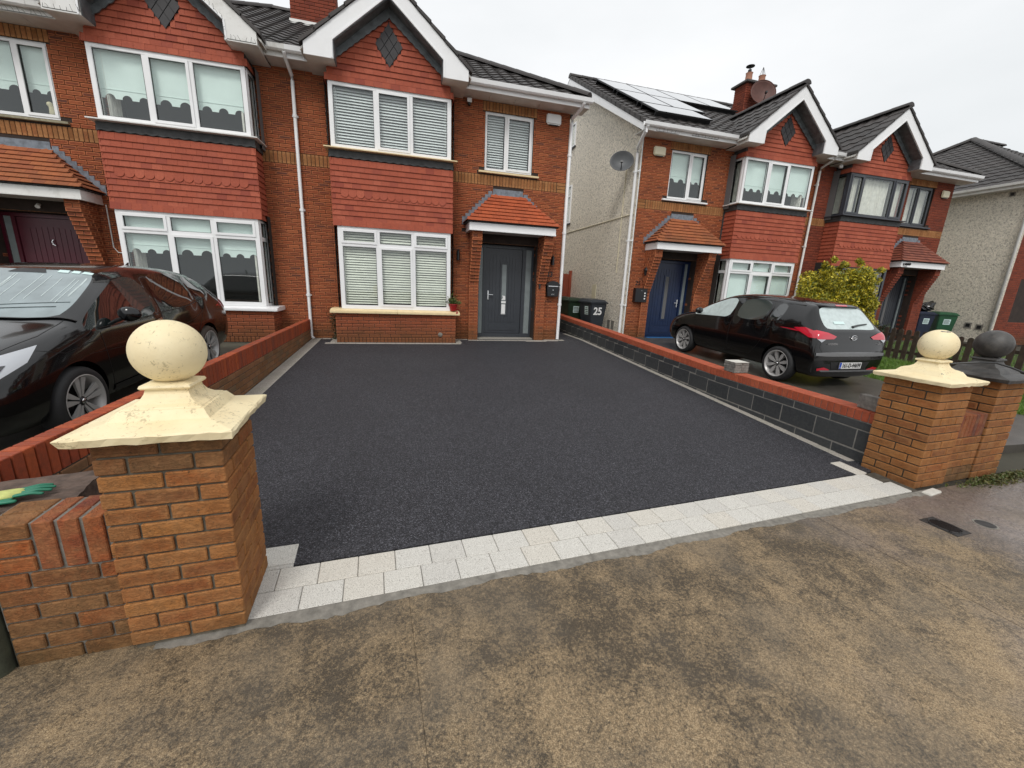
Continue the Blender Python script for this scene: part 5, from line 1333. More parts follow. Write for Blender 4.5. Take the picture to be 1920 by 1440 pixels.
tag(MB().lathe([(0, 0), (.035, 0), (.038, .16), (.02, .20), (.02, .25), (0, .25)], 14).obj('bottle', 'teal', loc=(13.86, -2.35, .12), smooth=True), 'turquoise plastic bottle tucked by the hedge at the fence', 'bottle')

# ------------------------------------------------------------------ plants
def leaves(name, m, pts, size, parent, kind='stuff', up=.3):
    V, Fc = [], []
    for p in pts:
        a = Vector((random.gauss(0, 1), random.gauss(0, 1), random.gauss(0, 1)+up)).normalized(); b = a.orthogonal().normalized(); c = a.cross(b)
        th = random.uniform(0, 6.28); b, c = b*math.cos(th)+c*math.sin(th), c*math.cos(th)-b*math.sin(th)
        s = size*random.uniform(.6, 1.35); i = len(V); p = Vector(p)
        V += [p-b*s, p+c*s*.42+a*s*.12, p+b*s, p-c*s*.42+a*s*.12]; Fc += [(i, i+1, i+2, i+3)]
    me = D.meshes.new(name); me.from_pydata(V, [], Fc); me.materials.append(M[m]); o = D.objects.new(name, me); COL.objects.link(o); o.parent = parent; o['kind'] = kind; return o
bu = thing('variegated_bush', 'tall yellow and green variegated bush beside the black hatchback', 'bush', (14.2, -.85, -.03))
pts = []; clumps = []
for i in range(150):
    th = random.uniform(0, 6.28); z = random.uniform(.35, 2.12); rr = 1.10*(1-max(0, (z-1.5)/1.0)**2*.6)*(.75+.25*min(1, z))*random.uniform(.55, 1.0)
    clumps.append((rr*math.cos(th), rr*.62*math.sin(th), z, random.uniform(.16, .30)))
for i in range(16): th = random.uniform(0, 6.28); clumps.append((random.uniform(-1, 1.1), random.uniform(-.5, .5), random.uniform(2.05, 2.5), .09))
for (x, y, z, r_) in clumps:
    for _ in range(int(2300*r_**1.3)):
        d = Vector((random.gauss(0, 1), random.gauss(0, 1), random.gauss(0, 1))).normalized()*r_*random.random()**.35; pts.append((x+d.x, y+d.y, z+d.z))
leaves('foliage', 'leaf_y', pts, .040, bu)
mb = MB()
for i in range(26):
    x, y, z, r_ = clumps[i*3]; mb.tube([(x*.1, y*.1, 0), (x*.5, y*.5, z*.55), (x, y, z)], [.022, .014, .006], 6)
mb.obj('stems', 'stem', bu)
iv = thing('hedge', 'dark evergreen hedge at the end of the picket fence', 'hedge', (13.9, -1.9, -.08))
pts = []
for i in range(5200):
    x, y, z = random.gauss(0, .28), random.uniform(-.5, .9), random.uniform(0, 1)
    zz = z*(.85+.12*math.sin(y*7)); k = .35*(1-.4*z); x = max(-k, min(k, x)); pts.append((x, y, zz))
leaves('foliage', 'leaf_dk', pts, .035, iv); MB().tube([(0, .2, 0), (0, .2, .7)], .03, 6).obj('stems', 'stem', iv)
# grass strip
def blades(name, m, area, n, h, parent=None):
    V, Fc = [], []
    for _ in range(n):
        x, y = area(); z = gz(y)+.015; a = random.uniform(0, 6.28); s = .006; hh = h*random.uniform(.4, 1.2); lx, ly = random.gauss(0, .5)*hh, random.gauss(0, .5)*hh
        i = len(V); V += [(x-s*math.cos(a), y-s*math.sin(a), z), (x+s*math.cos(a), y+s*math.sin(a), z), (x+lx, y+ly, z+hh)]; Fc.append((i, i+1, i+2))
    me = D.meshes.new(name); me.from_pydata(V, [], Fc); me.materials.append(M[m]); o = D.objects.new(name, me); COL.objects.link(o); o['kind'] = 'stuff'; return o
ga_ = lambda: (random.uniform(10.82, 13.95), random.uniform(-6.9, .2))
g1 = blades('grass', 'grass', ga_, 60000, .09); tag(g1, 'green grass strip between the hatchback and the picket fence', 'grass')
g1b = blades('grass', 'grass', lambda: (random.uniform(14.1, 20), random.uniform(-6.6, -.2)), 16000, .10); tag(g1b, 'green grass seen through the pickets beyond the fence', 'grass')
wa = lambda: (lambda u, wv: st(u, wv))(5.9+abs(random.gauss(0, .42)), -.02-abs(random.gauss(0, .045)))
V = [];
def weeds(n, u0, spread, lab):
    pts = []
    for _ in range(n):
        u = u0+random.gauss(0, spread); wv = -.01-abs(random.gauss(0, .05)); x, y = st(u, wv); pts.append((x, y, -.315+random.random()**2*.06))
    o = leaves('weeds', 'weed', pts, .016, None); tag(o, lab, 'weeds')
weeds(2600, 6.45, .26, 'mossy weeds growing at the foot of the right low wall')
# potted plant on the sill
pp = thing('potted_plant', 'green plant in a red pot on the right end of the cream bay sill', 'potted plant', (3.13, -.50, .716))
MB().lathe([(0, 0), (.065, 0), (.10, .14), (.108, .14), (.108, .165), (.092, .165), (.08, .13), (0, .13)], 20).obj('pot', 'pot_red', pp, smooth=True, autosmooth=40)
pts = [(random.gauss(-.02, .05), random.gauss(0, .04), .15+abs(random.gauss(0, .09))) for _ in range(260)] + [(random.gauss(.08, .04), random.gauss(-.03, .03), .17+abs(random.gauss(0, .03))) for _ in range(120)]
leaves('foliage', 'leaf_g', pts, .03, pp, up=1)
MB().add([(.06, -.105, .0), (.10, -.09, .0), (.09, -.13, -.05), (.05, -.14, -.05)], [(0, 1, 2, 3)]).add([(.05, -.12, .02), (.12, -.11, .03), (.12, -.12, .05), (.05, -.13, .05)], [(0, 1, 2, 3)]).obj('ribbon', 'pot_red', pp)
cl = thing('climber', 'thin dark creeper in the corner left of the bay base', 'creeper', (.50, -.10, 0))
pts = [(random.gauss(0, .05)+.03*math.sin(z*9), random.gauss(-.02, .05), z) for z in [random.random()**1.2*.72 for _ in range(420)]]
leaves('foliage', 'leaf_dk', pts, .02, cl); MB().tube([(0, 0, 0), (.03, 0, .3), (-.02, 0, .6)], .006, 5).obj('stem', 'stem', cl)
# things on the window boards upstairs left
t = thing('soft_toy', 'cream plush toy sitting behind the upstairs window glass', 'soft toy', (-4.05, -.03+.20, 3.98))
skin_obj('toy_body', [[((0, 0, .0), (.07, .07)), ((0, 0, .07), (.075, .075)), ((-.01, -.01, .15), (.05, .05)), ((-.03, -.02, .21), (.06, .06)), ((-.07, -.05, .20), (.03, .03))], [((0, 0, .05), .03), ((-.10, -.05, .03), .025)], [((0, 0, .05), .03), ((.10, -.03, .03), .03)]], 'teddy', t)
# street drain covers
dc = thing('drain_cover', 'black cast-iron grating set in the footpath', 'drain cover', (5.98, -8.235, gz(-8.3)-.001), SA)
MB().box(-.085, .085, -.115, .115, -.02, .004).obj('frame', 'iron', dc)
mb = MB()
for i in range(7): x = -.063+.021*i; mb.box(x-.005, x+.005, -.088+.006*abs(i-3), .088-.006*abs(i-3), .004, .009)
mb.obj('grate_bars', 'alloy_dk', dc)
mb = MB(); mb.tube([(.075*math.cos(a), .098*math.sin(a), .006) for a in [2*math.pi*k/24 for k in range(25)]], .004, 6); mb.obj('ring', 'iron', dc)
d2 = thing('stopcock_cover', 'small round worn metal cover right of the grating', 'drain cover', (6.36, -8.28, gz(-8.3)-.001))
MB().lathe([(0, .003), (.055, .003), (.06, .001), (.06, -.02)], 28).obj('lid', 'iron', d2); MB().lathe([(.060, .002), (.072, .002), (.072, -.02)], 28).obj('collar', 'mortar_grey', d2)
p = st(5.33, -.02); tag(MB().box(-.10, .10, -.035, .035, -.03, .012).obj('kerb_chip', 'palecut', loc=(p[0]+.02, p[1]-.02, -.305), rot=(0, 0, SA+R(6)), bevel=.006), 'pale broken stone strip at the foot of the right cream pillar', 'stone')

# bird spikes on the left pair of eaves
def spikes(H, X, segs, n_per=14, l=.085):
    mb = MB(X)
    for a, b in segs:
        a, b = Vector(a), Vector(b); L_ = (b-a).length; n = int(L_*n_per)
        for i in range(n+1):
            p = a+(b-a)*i/max(1, n); q = p + Vector((random.uniform(-.04, .04), -random.uniform(.3, .8)*l, random.uniform(.3, .9)*l)); m_ = (p+q)/2 + Vector((random.uniform(-.012, .012), 0, .012))
            mb.tube([p, m_, q], .0024, 4, cap=False)
        mb.tube([a, b], .004, 4, cap=False)
    mb.obj('bird_spikes', 'black_metal', H, kind='stuff')
spikes(HA, XA, [((CX-1.48, -.815, 5.285), (CX-1.02, -.815, 5.285)), ((CX-1.0, -.815, 5.30), (CX-1.0, -.815, 5.55)), ((CX-1.0, -.815, 5.57), (CX-.3, -.815, 6.16)), ((CX+1.02, -.815, 5.285), (CX+1.48, -.815, 5.285)), ((CX+1.0, -.815, 5.30), (CX+1.0, -.815, 5.55)), ((3.45, -.44, 5.31), (5.9, -.44, 5.31)), ((3.45, -.55, 5.48), (5.2, -.55, 5.48)), ((.05, -.55, 5.48), (.34, -.55, 5.48))])
spikes(HC, XC, [((5.2, -.44, 5.31), (5.85, -.44, 5.31)), ((4.0, -.44, 5.33), (4.8, -.44, 5.33)), ((3.45, -.55, 5.48), (3.9, -.55, 5.48))], 10, .07)
# ------------------------------------------------------------------ cars
def make_body(t, st_, glass, wells, wr, length):
    """st_: s zb w0 wm wb zbelt wr ztop d5 ; glass: list of (rowset, s0, s1, name, material)"""
    rows = []
    for (s, zb, w0, wm_, wb, zbelt, wr_, zt, d5) in st_:
        y = s - length/2; zm = zb + (zbelt-zb)*.55
        half = [(0, zb), (w0-.14, zb), (w0, zb+.09), (wm_, zm), (wb, zbelt), (wr_, zt-d5), (wr_-.10, zt-d5*.25), (wr_*.45, zt-.004), (0, zt)]
        pts = [(x, y, z) for x, z in half] + [(-x, y, z) for x, z in half[-2:0:-1]]
        rows.append(pts)
    n = len(rows[0]); V = [p for r in rows for p in r]; Fc = []; mi = []
    mats = ['paint'] + [g[3] for g in glass]
    for i in range(len(rows)-1):
        sc_ = (st_[i][0]+st_[i+1][0])/2
        for k in range(n):
            Fc.append((i*n+k, i*n+(k+1) % n, (i+1)*n+(k+1) % n, (i+1)*n+k)); m_ = 0
            kk = k if k < 8 else n-1-k       # half row index of this strip
            for gi, g in enumerate(glass):
                if kk in g[0] and g[1] < sc_ < g[2]: m_ = gi+1
            mi.append(m_)
    Fc += [tuple(range(n))[::-1], tuple(range((len(rows)-1)*n, len(rows)*n))]; mi += [0, 0]
    me = D.meshes.new('cage'); me.from_pydata(V, [], Fc)
    for g in mats: me.materials.append(M[g])
    me.polygons.foreach_set('material_index', mi)
    bm = bmesh.new(); bm.from_mesh(me); bmesh.ops.recalc_face_normals(bm, faces=bm.faces)
    cl = bm.edges.layers.float.get('crease_edge') or bm.edges.layers.float.new('crease_edge')
    for e in bm.edges:
        ms = {f.material_index for f in e.link_faces}
        if len(ms) > 1: e[cl] = .8
    bm.to_mesh(me); bm.free()
    o = D.objects.new('cage', me); COL.objects.link(o)
    sb = o.modifiers.new('s', 'SUBSURF'); sb.levels = 3; sb.render_levels = 3
    dg = bpy.context.evaluated_depsgraph_get(); me2 = D.meshes.new_from_object(o.evaluated_get(dg)); D.objects.remove(o)
    # wheel wells
    bmc = bmesh.new()
    for s, hw in wells:
        for sx in (-1, 1):
            r = bmesh.ops.create_cone(bmc, cap_ends=True, segments=48, radius1=wr+.055, radius2=wr+.045, depth=.34)
            bmesh.ops.transform(bmc, matrix=Matrix.Translation((sx*(hw-.05), s-length/2, wr+.005)) @ Matrix.Rotation(R(90), 4, 'Y'), verts=r['verts'])
    mc = D.meshes.new('wells'); bmc.to_mesh(mc); bmc.free(); oc = D.objects.new('wells', mc); COL.objects.link(oc)
    o = D.objects.new('b', me2); COL.objects.link(o); bo = o.modifiers.new('b', 'BOOLEAN'); bo.object = oc; bo.operation = 'DIFFERENCE'; bo.solver = 'EXACT'
    dg = bpy.context.evaluated_depsgraph_get(); dg.update(); me3 = D.meshes.new_from_object(o.evaluated_get(dg)); D.objects.remove(o); D.objects.remove(oc)
    bvh = BVHTree.FromPolygons([v.co for v in me3.vertices], [tuple(p.vertices) for p in me3.polygons])
    def split(idx, name, m_, off=0, comps=True):
        bm = bmesh.new(); bm.from_mesh(me3)
        bmesh.ops.delete(bm, geom=[f for f in bm.faces if (f.material_index != idx)], context='FACES')
        groups = []
        if comps:
            seen = set()
            for f in bm.faces:
                if f in seen: continue
                stack = [f]; seen.add(f); g_ = []
                while stack:
                    q = stack.pop(); g_.append(q)
                    for e in q.edges:
                        for h_ in e.link_faces:
                            if h_ not in seen: seen.add(h_); stack.append(h_)
                groups.append([x.index for x in g_])
        else: groups = [None]
        bm.free()
        for gr in groups:
            bm = bmesh.new(); bm.from_mesh(me3)
            bmesh.ops.delete(bm, geom=[f for f in bm.faces if f.material_index != idx], context='FACES'); bm.faces.ensure_lookup_table(); bm.faces.index_update()
            if gr is not None:
                ks = set(gr); bmesh.ops.delete(bm, geom=[f for f in bm.faces if f.index not in ks], context='FACES')
            if len(bm.faces) < 4: bm.free(); continue
            for f in bm.faces: f.smooth = True; f.material_index = 0
            me4 = D.meshes.new(name); bm.to_mesh(me4); bm.free(); me4.materials.clear(); me4.materials.append(M[m_])
            if idx == 0:
                try: me4.set_sharp_from_angle(angle=R(50))
                except Exception: pass
            q = D.objects.new(name, me4); COL.objects.link(q); q.parent = t
    split(0, 'body', 'paint', comps=False)
    for gi, g in enumerate(glass): split(gi+1, g[4], g[3])
    return bvh
def patch(t, bvh, pts, dirv, name, m_, off=.004, cuts=3, smooth=True, thick=0):
    """polygon laid on the body: pts 3D (far out along -dirv), projected along dirv"""
    dirv = Vector(dirv).normalized()
    bm = bmesh.new(); vs = [bm.verts.new(p) for p in pts]; bm.faces.new(vs)
    bmesh.ops.triangulate(bm, faces=bm.faces[:]); 
    for _ in range(cuts): bmesh.ops.subdivide_edges(bm, edges=bm.edges[:], cuts=1, use_grid_fill=True)
    hits = {v: bvh.ray_cast(v.co - dirv*3, dirv)[0] for v in bm.verts}
    ok = [h for h in hits.values() if h is not None]
    if not ok: bm.free(); return
    mid = sum(ok, Vector())/len(ok)
    for v, h in hits.items():
        if h is None: h = bvh.find_nearest(v.co + dirv*(mid-v.co).dot(dirv))[0]
        v.co = h - dirv*off
    for f in bm.faces: f.smooth = smooth
    me = D.meshes.new(name); bm.to_mesh(me); bm.free(); me.materials.append(M[m_]); o = D.objects.new(name, me); COL.objects.link(o); o.parent = t; return o
def seam(t, bvh, path, dirv, name='seam', w=.006, m_='black'):
    for a, b in zip(path, path[1:]):
        pass
    dirv = Vector(dirv).normalized(); V = []; 
    pts = []
    for a, b in zip(path, path[1:]):
        a, b = Vector(a), Vector(b); n = max(2, int((b-a).length/.04))
        for i in range(n): pts.append(a+(b-a)*i/n)
    pts.append(Vector(path[-1])); hit = []
    for p in pts:
        h = bvh.ray_cast(p - dirv*3, dirv)
        if h[0] is not None: hit.append(h[0] - dirv*.002)
    if len(hit) < 2: return
    Fc = []
    for i, p in enumerate(hit):
        d = (hit[min(i+1, len(hit)-1)] - hit[max(i-1, 0)]).normalized(); s = d.cross(dirv).normalized()*w/2
        V += [p-s, p+s]
        if i: Fc.append((2*i-2, 2*i-1, 2*i+1, 2*i))
    me = D.meshes.new(name); me.from_pydata(V, [], Fc); me.materials.append(M[m_]); o = D.objects.new(name, me); COL.objects.link(o); o.parent = t
def wheel(t, x, y, r, side, spokes, rubber='rubber', style='twin'):
    wdt = .2; s = side
    prof = [(r*.72, -.08), (r*.76, .094), (r*.84, .100), (r*.95, .09), (r, .06), (r, -.06), (r*.95, -.1), (r*.72, -.1)]
    tw = MB(lambda p: (s*p[0], p[1], p[2])).lathe([(a, b) for a, b in prof], 48, (0, 0, 0), 'x').obj('wheel', rubber, t, smooth=True, loc=(x, y, r), autosmooth=50)
    f = lambda p: (s*p[0], p[1], p[2])
    MB(f).lathe([(r*.66, -.09), (r*.70, .07), (r*.76, .088), (r*.775, .098), (r*.75, .10), (r*.725, .09), (r*.68, .07), (r*.64, -.09)], 48, axis='x').obj('rim', 'alloy', tw, smooth=True, autosmooth=40)
    MB(f).lathe([(0, -.04), (r*.62, -.04), (r*.62, -.05), (0, -.05)], 32, axis='x').obj('brake_disc', 'alloy_dk', tw)
    sp = MB(f); sd_ = MB(f)
    for k in range(spokes):
        a = 2*math.pi*k/spokes + .3
        def P(rad, off, xx): return (xx, rad*math.cos(a)-off*math.sin(a), rad*math.sin(a)+off*math.cos(a))
        if style == 'twin':
            for q in (-1, 1):
                pr = [(r*.12, q*r*.02), (r*.12, q*r*.07), (r*.72, q*r*.24), (r*.75, q*r*.05), (r*.4, q*r*.02)]
                sp.add([P(a_, b_, .088 - .03*(1-a_/r)) for a_, b_ in pr] + [P(a_, b_, .05) for a_, b_ in pr], [(0, 1, 2, 3, 4), (9, 8, 7, 6, 5)] + [(i, (i+1) % 5, (i+1) % 5+5, i+5) for i in range(5)])
            pr = [(r*.10, -r*.05), (r*.10, r*.05), (r*.74, r*.12), (r*.74, -r*.12)]
            sd_.add([P(a_, b_, .055) for a_, b_ in pr] + [P(a_, b_, .02) for a_, b_ in pr], [(0, 1, 2, 3), (7, 6, 5, 4)] + [(i, (i+1) % 4, (i+1) % 4+4, i+4) for i in range(4)])
        else:
            pr = [(r*.12, -r*.035), (r*.12, r*.035), (r*.48, r*.11), (r*.74, r*.06), (r*.74, -r*.07), (r*.45, -r*.09)]
            sp.add([P(a_, b_, .082 - .025*(1-a_/r)) for a_, b_ in pr] + [P(a_, b_, .03) for a_, b_ in pr], [tuple(range(6)), tuple(range(11, 5, -1))] + [(i, (i+1) % 6, (i+1) % 6+6, i+6) for i in range(6)])
    sp.obj('spokes', 'alloy', tw)
    if style == 'twin': sd_.obj('spoke_backs', 'alloy_dk', tw)
    MB(f).lathe([(0, .075), (r*.10, .073), (r*.14, .06), (r*.15, .0)], 24, axis='x').obj('hub', 'alloy_dk', tw, smooth=True)
    MB(f).lathe([(0, .079), (r*.075, .078), (r*.085, .07)], 24, axis='x').obj('hub_emblem', 'chrome', tw, smooth=True)
    if True:
        MB(f).lathe([(r*.05, .0795), (r*.055, .081), (r*.06, .0795)], 20, axis='x').box(.079, .081, -r*.07, r*.07, -r*.012, r*.012).obj('emblem_bar', 'alloy_dk', tw)

# left car: large hatchback, nose to the street
L1 = 4.49
c1 = thing('parked_car', 'black hatchback parked nose out left of the boundary wall, misted windscreen', 'car', (-1.79, -6.28+L1/2, gz(-4.1)+.005), 0, 'black cars parked on drives')
c1.rotation_euler = (math.atan(.0375)*1.0, 0, 0)
S1 = [
 (0.00, .28, .60, .62, .58, .60, .46, .66, .02), (.05, .22, .74, .78, .74, .66, .60, .74, .03), (.20, .19, .82, .86, .82, .73, .68, .83, .03),
 (.50, .18, .85, .885, .86, .82, .74, .93, .03), (.85, .18, .86, .895, .875, .89, .77, 1.01, .03), (1.00, .18, .86, .895, .88, .92, .79, 1.04, .04), (1.07, .18, .86, .895, .88, .93, .80, 1.07, .06),
 (1.52, .18, .86, .895, .88, .955, .74, 1.30, .07), (1.92, .18, .86, .895, .88, .975, .665, 1.475, .085), (2.02, .18, .86, .895, .88, .98, .66, 1.495, .085),
 (2.36, .18, .86, .895, .88, .99, .65, 1.53, .085), (2.46, .18, .86, .895, .88, .995, .648, 1.535, .085), (2.9, .18, .86, .895, .88, 1.01, .64, 1.53, .085),
 (3.34, .18, .86, .895, .88, 1.04, .62, 1.50, .085), (3.40, .18, .86, .895, .878, 1.045, .618, 1.495, .085), (3.74, .18, .86, .89, .87, 1.09, .60, 1.45, .085), (3.92, .18, .85, .885, .86, 1.10, .60, 1.42, .085), (3.98, .18, .85, .88, .86, 1.08, .62, 1.385, .08),
 (4.20, .19, .84, .88, .85, 1.03, .66, 1.20, .05), (4.34, .20, .83, .87, .83, .99, .68, 1.06, .03), (4.42, .24, .80, .86, .80, .86, .66, .98, .03), (4.49, .30, .70, .76, .70, .62, .56, .70, .02)]
glass1 = [((6, 7), 1.07, 1.92, 'screen', 'windscreen'), ((4,), 1.10, 1.8, 'carglass', 'front_quarter_glass'), ((4,), 1.92, 2.36, 'dimglass', 'front_side_glass'), ((4,), 2.46, 3.34, 'carglass', 'rear_side_glass'), ((4,), 3.40, 3.74, 'carglass', 'rear_quarter_glass'), ((6, 7), 3.98, 4.34, 'carglass', 'rear_glass')]
b1 = make_body(c1, S1, glass1, ((.83, .86), (3.53, .86)), .325, L1)
ly = lambda s: s-L1/2
for s in (.83, 3.53):
    for sd_ in (1, -1): wheel(c1, sd_*.795, ly(s), .325, sd_, 5, 'rubber' if s < 1 else 'rubber_brown')
X1 = (-1, 0, 0)
side = lambda pts: [(1.5, ly(s), z) for s, z in pts]
seam(c1, b1, side([(1.22, .95), (1.25, .60), (1.30, .34), (2.36, .33), (2.42, .98)]), X1, 'door_seam'); seam(c1, b1, side([(2.42, .98), (2.42, .36), (3.10, .36), (3.22, .60), (3.42, .86), (3.42, 1.03)]), X1, 'door_seam')
seam(c1, b1, side([(.55, .86), (.75, .80), (1.2, .86)]), X1, 'wing_seam')
patch(c1, b1, side([(2.16, .88), (2.34, .90), (2.34, .93), (2.16, .91)]), X1, 'door_handle', 'chrome', .012, 1); patch(c1, b1, side([(3.22, 1.08), (3.30, 1.14), (3.31, 1.18), (3.24, 1.13)]), X1, 'door_handle', 'paint_grey', .012, 1)
patch(c1, b1, side([(1.30, .35), (3.15, .35), (3.15, .28), (1.30, .28)]), X1, 'side_skirt', 'black', .01, 2)
Z1 = (0, 0, -1)
for sg in (1, -1):
    hd_ = (-sg*.62, .75, -.12)
    patch(c1, b1, [(sg*.52, ly(.05), .74), (sg*.66, ly(.12), .83), (sg*.855, ly(.52), .915), (sg*.87, ly(.36), .80), (sg*.80, ly(.14), .70), (sg*.60, ly(.04), .665)], hd_, 'headlight', 'clearlamp', .006, 4)
    patch(c1, b1, [(sg*.60, ly(.07), .745), (sg*.70, ly(.15), .80), (sg*.80, ly(.26), .80), (sg*.79, ly(.16), .725), (sg*.64, ly(.06), .69)], hd_, 'headlight_core', 'lampdark', .010, 3)
    patch(c1, b1, [(sg*.66, ly(.10), .765), (sg*.72, ly(.15), .775), (sg*.73, ly(.13), .72), (sg*.68, ly(.09), .715)], hd_, 'headlight_lens', 'chrome', .014, 2)
    seam(c1, b1, [(sg*.50, ly(.13), 2), (sg*.66, ly(.42), 2), (sg*.72, ly(.72), 2), (sg*.70, ly(1.08), 2)], Z1, 'bonnet_seam')
    patch(c1, b1, [(sg*.70, -3, .98), (sg*.86, -3, .98), (sg*.86, -3, .70), (sg*.78, -3, .70)], (0, 1, 0), 'tmp', 'redlamp') if False else None
    patch(c1, b1, [(sg*.50, 3, 1.02), (sg*.80, 3, 1.04), (sg*.86, 3, .92), (sg*.80, 3, .74), (sg*.74, 3, .90), (sg*.50, 3, .95)], (0, -1, 0), 'tail_light', 'redlamp', .006, 3)
    patch(c1, b1, side([(4.18, 1.00), (4.36, .98), (4.40, .84), (4.28, .90)]) if sg > 0 else [(-1.5, ly(s), z) for s, z in ((4.18, 1.00), (4.36, .98), (4.40, .84), (4.28, .90))], (-sg, 0, 0), 'tail_light', 'redlamp', .008, 2)
    m = MB(); m.add([(sg*.86, ly(1.62), 1.00), (sg*.90, ly(1.60), 1.02), (sg*.90, ly(1.66), 1.02), (sg*.86, ly(1.68), 1.0)], [(0, 1, 2, 3)])
    bmv = bmesh.new(); bmesh.ops.create_uvsphere(bmv, u_segments=20, v_segments=12, radius=1)
    for v in bmv.verts: v.co = Vector((sg*.99 + v.co.x*.105, ly(1.50)+v.co.y*.055+.02*abs(v.co.x), 1.065+v.co.z*.078))
    for f in bmv.faces: f.smooth = True
    mm_ = D.meshes.new('wing_mirror'); bmv.to_mesh(mm_); bmv.free(); mm_.materials.append(M['paint']); o = D.objects.new('wing_mirror', mm_); COL.objects.link(o); o.parent = c1
    MB().tube([(sg*.84, ly(1.52), .98), (sg*.93, ly(1.50), 1.02)], .02, 8).obj('mirror_arm', 'black', c1)
patch(c1, b1, [(-.50, -4, .66), (.50, -4, .66), (.30, -4, .44), (-.30, -4, .44)], (0, 1, 0), 'grille', 'black', .006, 3)
patch(c1, b1, [(-.62, -4, .34), (.62, -4, .34), (.55, -4, .24), (-.55, -4, .24)], (0, 1, 0), 'lower_grille', 'alloy_dk', .006, 3)
for sg in (1, -1):
    patch(c1, b1, [(sg*.58, -4, .42), (sg*.76, -4, .44), (sg*.76, -4, .34), (sg*.62, -4, .32)], (0, 1, 0), 'fog_recess', 'alloy_dk', .006, 2)
wd = Vector((0, .85, -.5))
scr = lambda x, s: (x, ly(s), 3)
patch(c1, b1, [scr(-.16, 1.84), scr(.16, 1.84), scr(.10, 1.94), scr(-.10, 1.94)], Z1, 'sensor_housing', 'black', .004, 2)
for a, b in ((.24, .335), (.36, .43), (.45, .54)): patch(c1, b1, [scr(a, 1.86), scr(b, 1.86), scr(b-.01, 1.915), scr(a-.005, 1.915)], Z1, 'tax_disc', 'paper', .005, 1)
seam(c1, b1, [scr(-.70, 1.20), scr(-.1, 1.17), scr(.55, 1.26)], Z1, 'wiper', .022); seam(c1, b1, [scr(-.1, 1.22), scr(.62, 1.34)], Z1, 'wiper', .016)
seam(c1, b1, [scr(-.78, 1.12), scr(-.4, 1.07), scr(.4, 1.07), scr(.78, 1.12)], Z1, 'cowl', .06)
for i in range(15):
    x = random.uniform(-.55, .6); s0, s1 = random.uniform(1.3, 1.5), random.uniform(1.7, 1.82)
    seam(c1, b1, [scr(x+.02, s0), scr(x+.015, (s0+s1)/2+.05), scr(x, s1)], Z1, 'rain_trail', .007, 'rearscreen')
seam(c1, b1, side([(1.2, .955), (1.9, .965), (2.9, 1.0), (3.4, 1.04), (3.8, 1.11)]), X1, 'waist_trim', .010, 'alloy_dk')
seam(c1, b1, side([(1.0, .74), (2.0, .70), (3.1, .80), (3.5, .90)]), X1, 'body_crease', .004, 'alloy_dk')
MB().prism([(-.05, 0), (.04, 0), (.06, .055), (.045, .055)], -.006, .006, axis='x').obj('roof_fin', 'paint', c1, loc=(0, ly(3.5), 1.485))

# right car: small hatchback, tail to the street
L2 = 4.035
c2 = thing('parked_car', 'black hatchback parked tail out with red lamps and plate 161-D-44699', 'car', (9.225, -1.0-L2/2, .045+gz(-3.0)+.005), 0, 'black cars parked on drives')
c2.rotation_euler = (-math.atan(.034), 0, R(180)); c2.scale = (.94, 1, 1)
S2 = [
 (0.00, .30, .55, .60, .55, .54, .42, .60, .02), (.06, .22, .72, .76, .72, .66, .60, .74, .03), (.30, .18, .81, .84, .80, .79, .68, .87, .03),
 (.70, .17, .83, .86, .84, .88, .74, .96, .03), (.95, .17, .83, .862, .85, .92, .76, 1.00, .04), (1.02, .17, .83, .862, .85, .93, .77, 1.03, .05),
 (1.42, .17, .83, .862, .85, .95, .71, 1.26, .07), (1.80, .17, .83, .862, .85, .965, .64, 1.42, .085), (1.88, .17, .83, .862, .85, .97, .635, 1.435, .085),
 (2.10, .17, .83, .862, .85, .975, .63, 1.46, .085), (2.20, .17, .83, .862, .85, .98, .628, 1.468, .085), (2.55, .17, .83, .862, .85, .99, .62, 1.47, .085),
 (2.92, .17, .83, .862, .85, 1.0, .61, 1.455, .085), (2.98, .17, .83, .862, .85, 1.005, .608, 1.45, .085), (3.22, .17, .83, .862, .845, 1.02, .60, 1.43, .085),
 (3.45, .18, .83, .86, .84, 1.02, .59, 1.405, .08), (3.58, .18, .83, .86, .835, 1.01, .59, 1.385, .07), (3.62, .18, .83, .86, .835, 1.005, .62, 1.34, .06), (3.80, .18, .825, .858, .83, .98, .68, 1.12, .04),
 (3.92, .18, .82, .855, .82, .95, .70, 1.00, .03), (3.975, .20, .81, .85, .80, .88, .72, .94, .03), (3.995, .26, .78, .84, .77, .68, .68, .74, .03), (4.035, .34, .70, .77, .68, .60, .58, .64, .01)]
glass2 = [((6, 7), 1.02, 1.80, 'carglass', 'windscreen'), ((4,), 1.10, 1.72, 'carglass', 'front_quarter_glass'), ((4,), 1.80, 2.10, 'rearscreen', 'front_side_glass'), ((4,), 2.20, 2.92, 'dimglass', 'rear_side_glass'), ((4,), 2.98, 3.22, 'carglass', 'rear_quarter_glass'), ((6, 7), 3.62, 3.90, 'rearscreen', 'rear_glass')]
glass2[1] = ((4,), 1.10, 1.72, 'rearscreen', 'front_quarter_glass')
b2 = make_body(c2, S2, glass2, ((.80, .83), (3.37, .83)), .305, L2)
ly = lambda s: s-L2/2
for s in (.80, 3.37):
    for sd_ in (1, -1): wheel(c2, sd_*.765, ly(s), .305, sd_, 8, style='single')
side = lambda pts: [(1.5, ly(s), z) for s, z in pts]
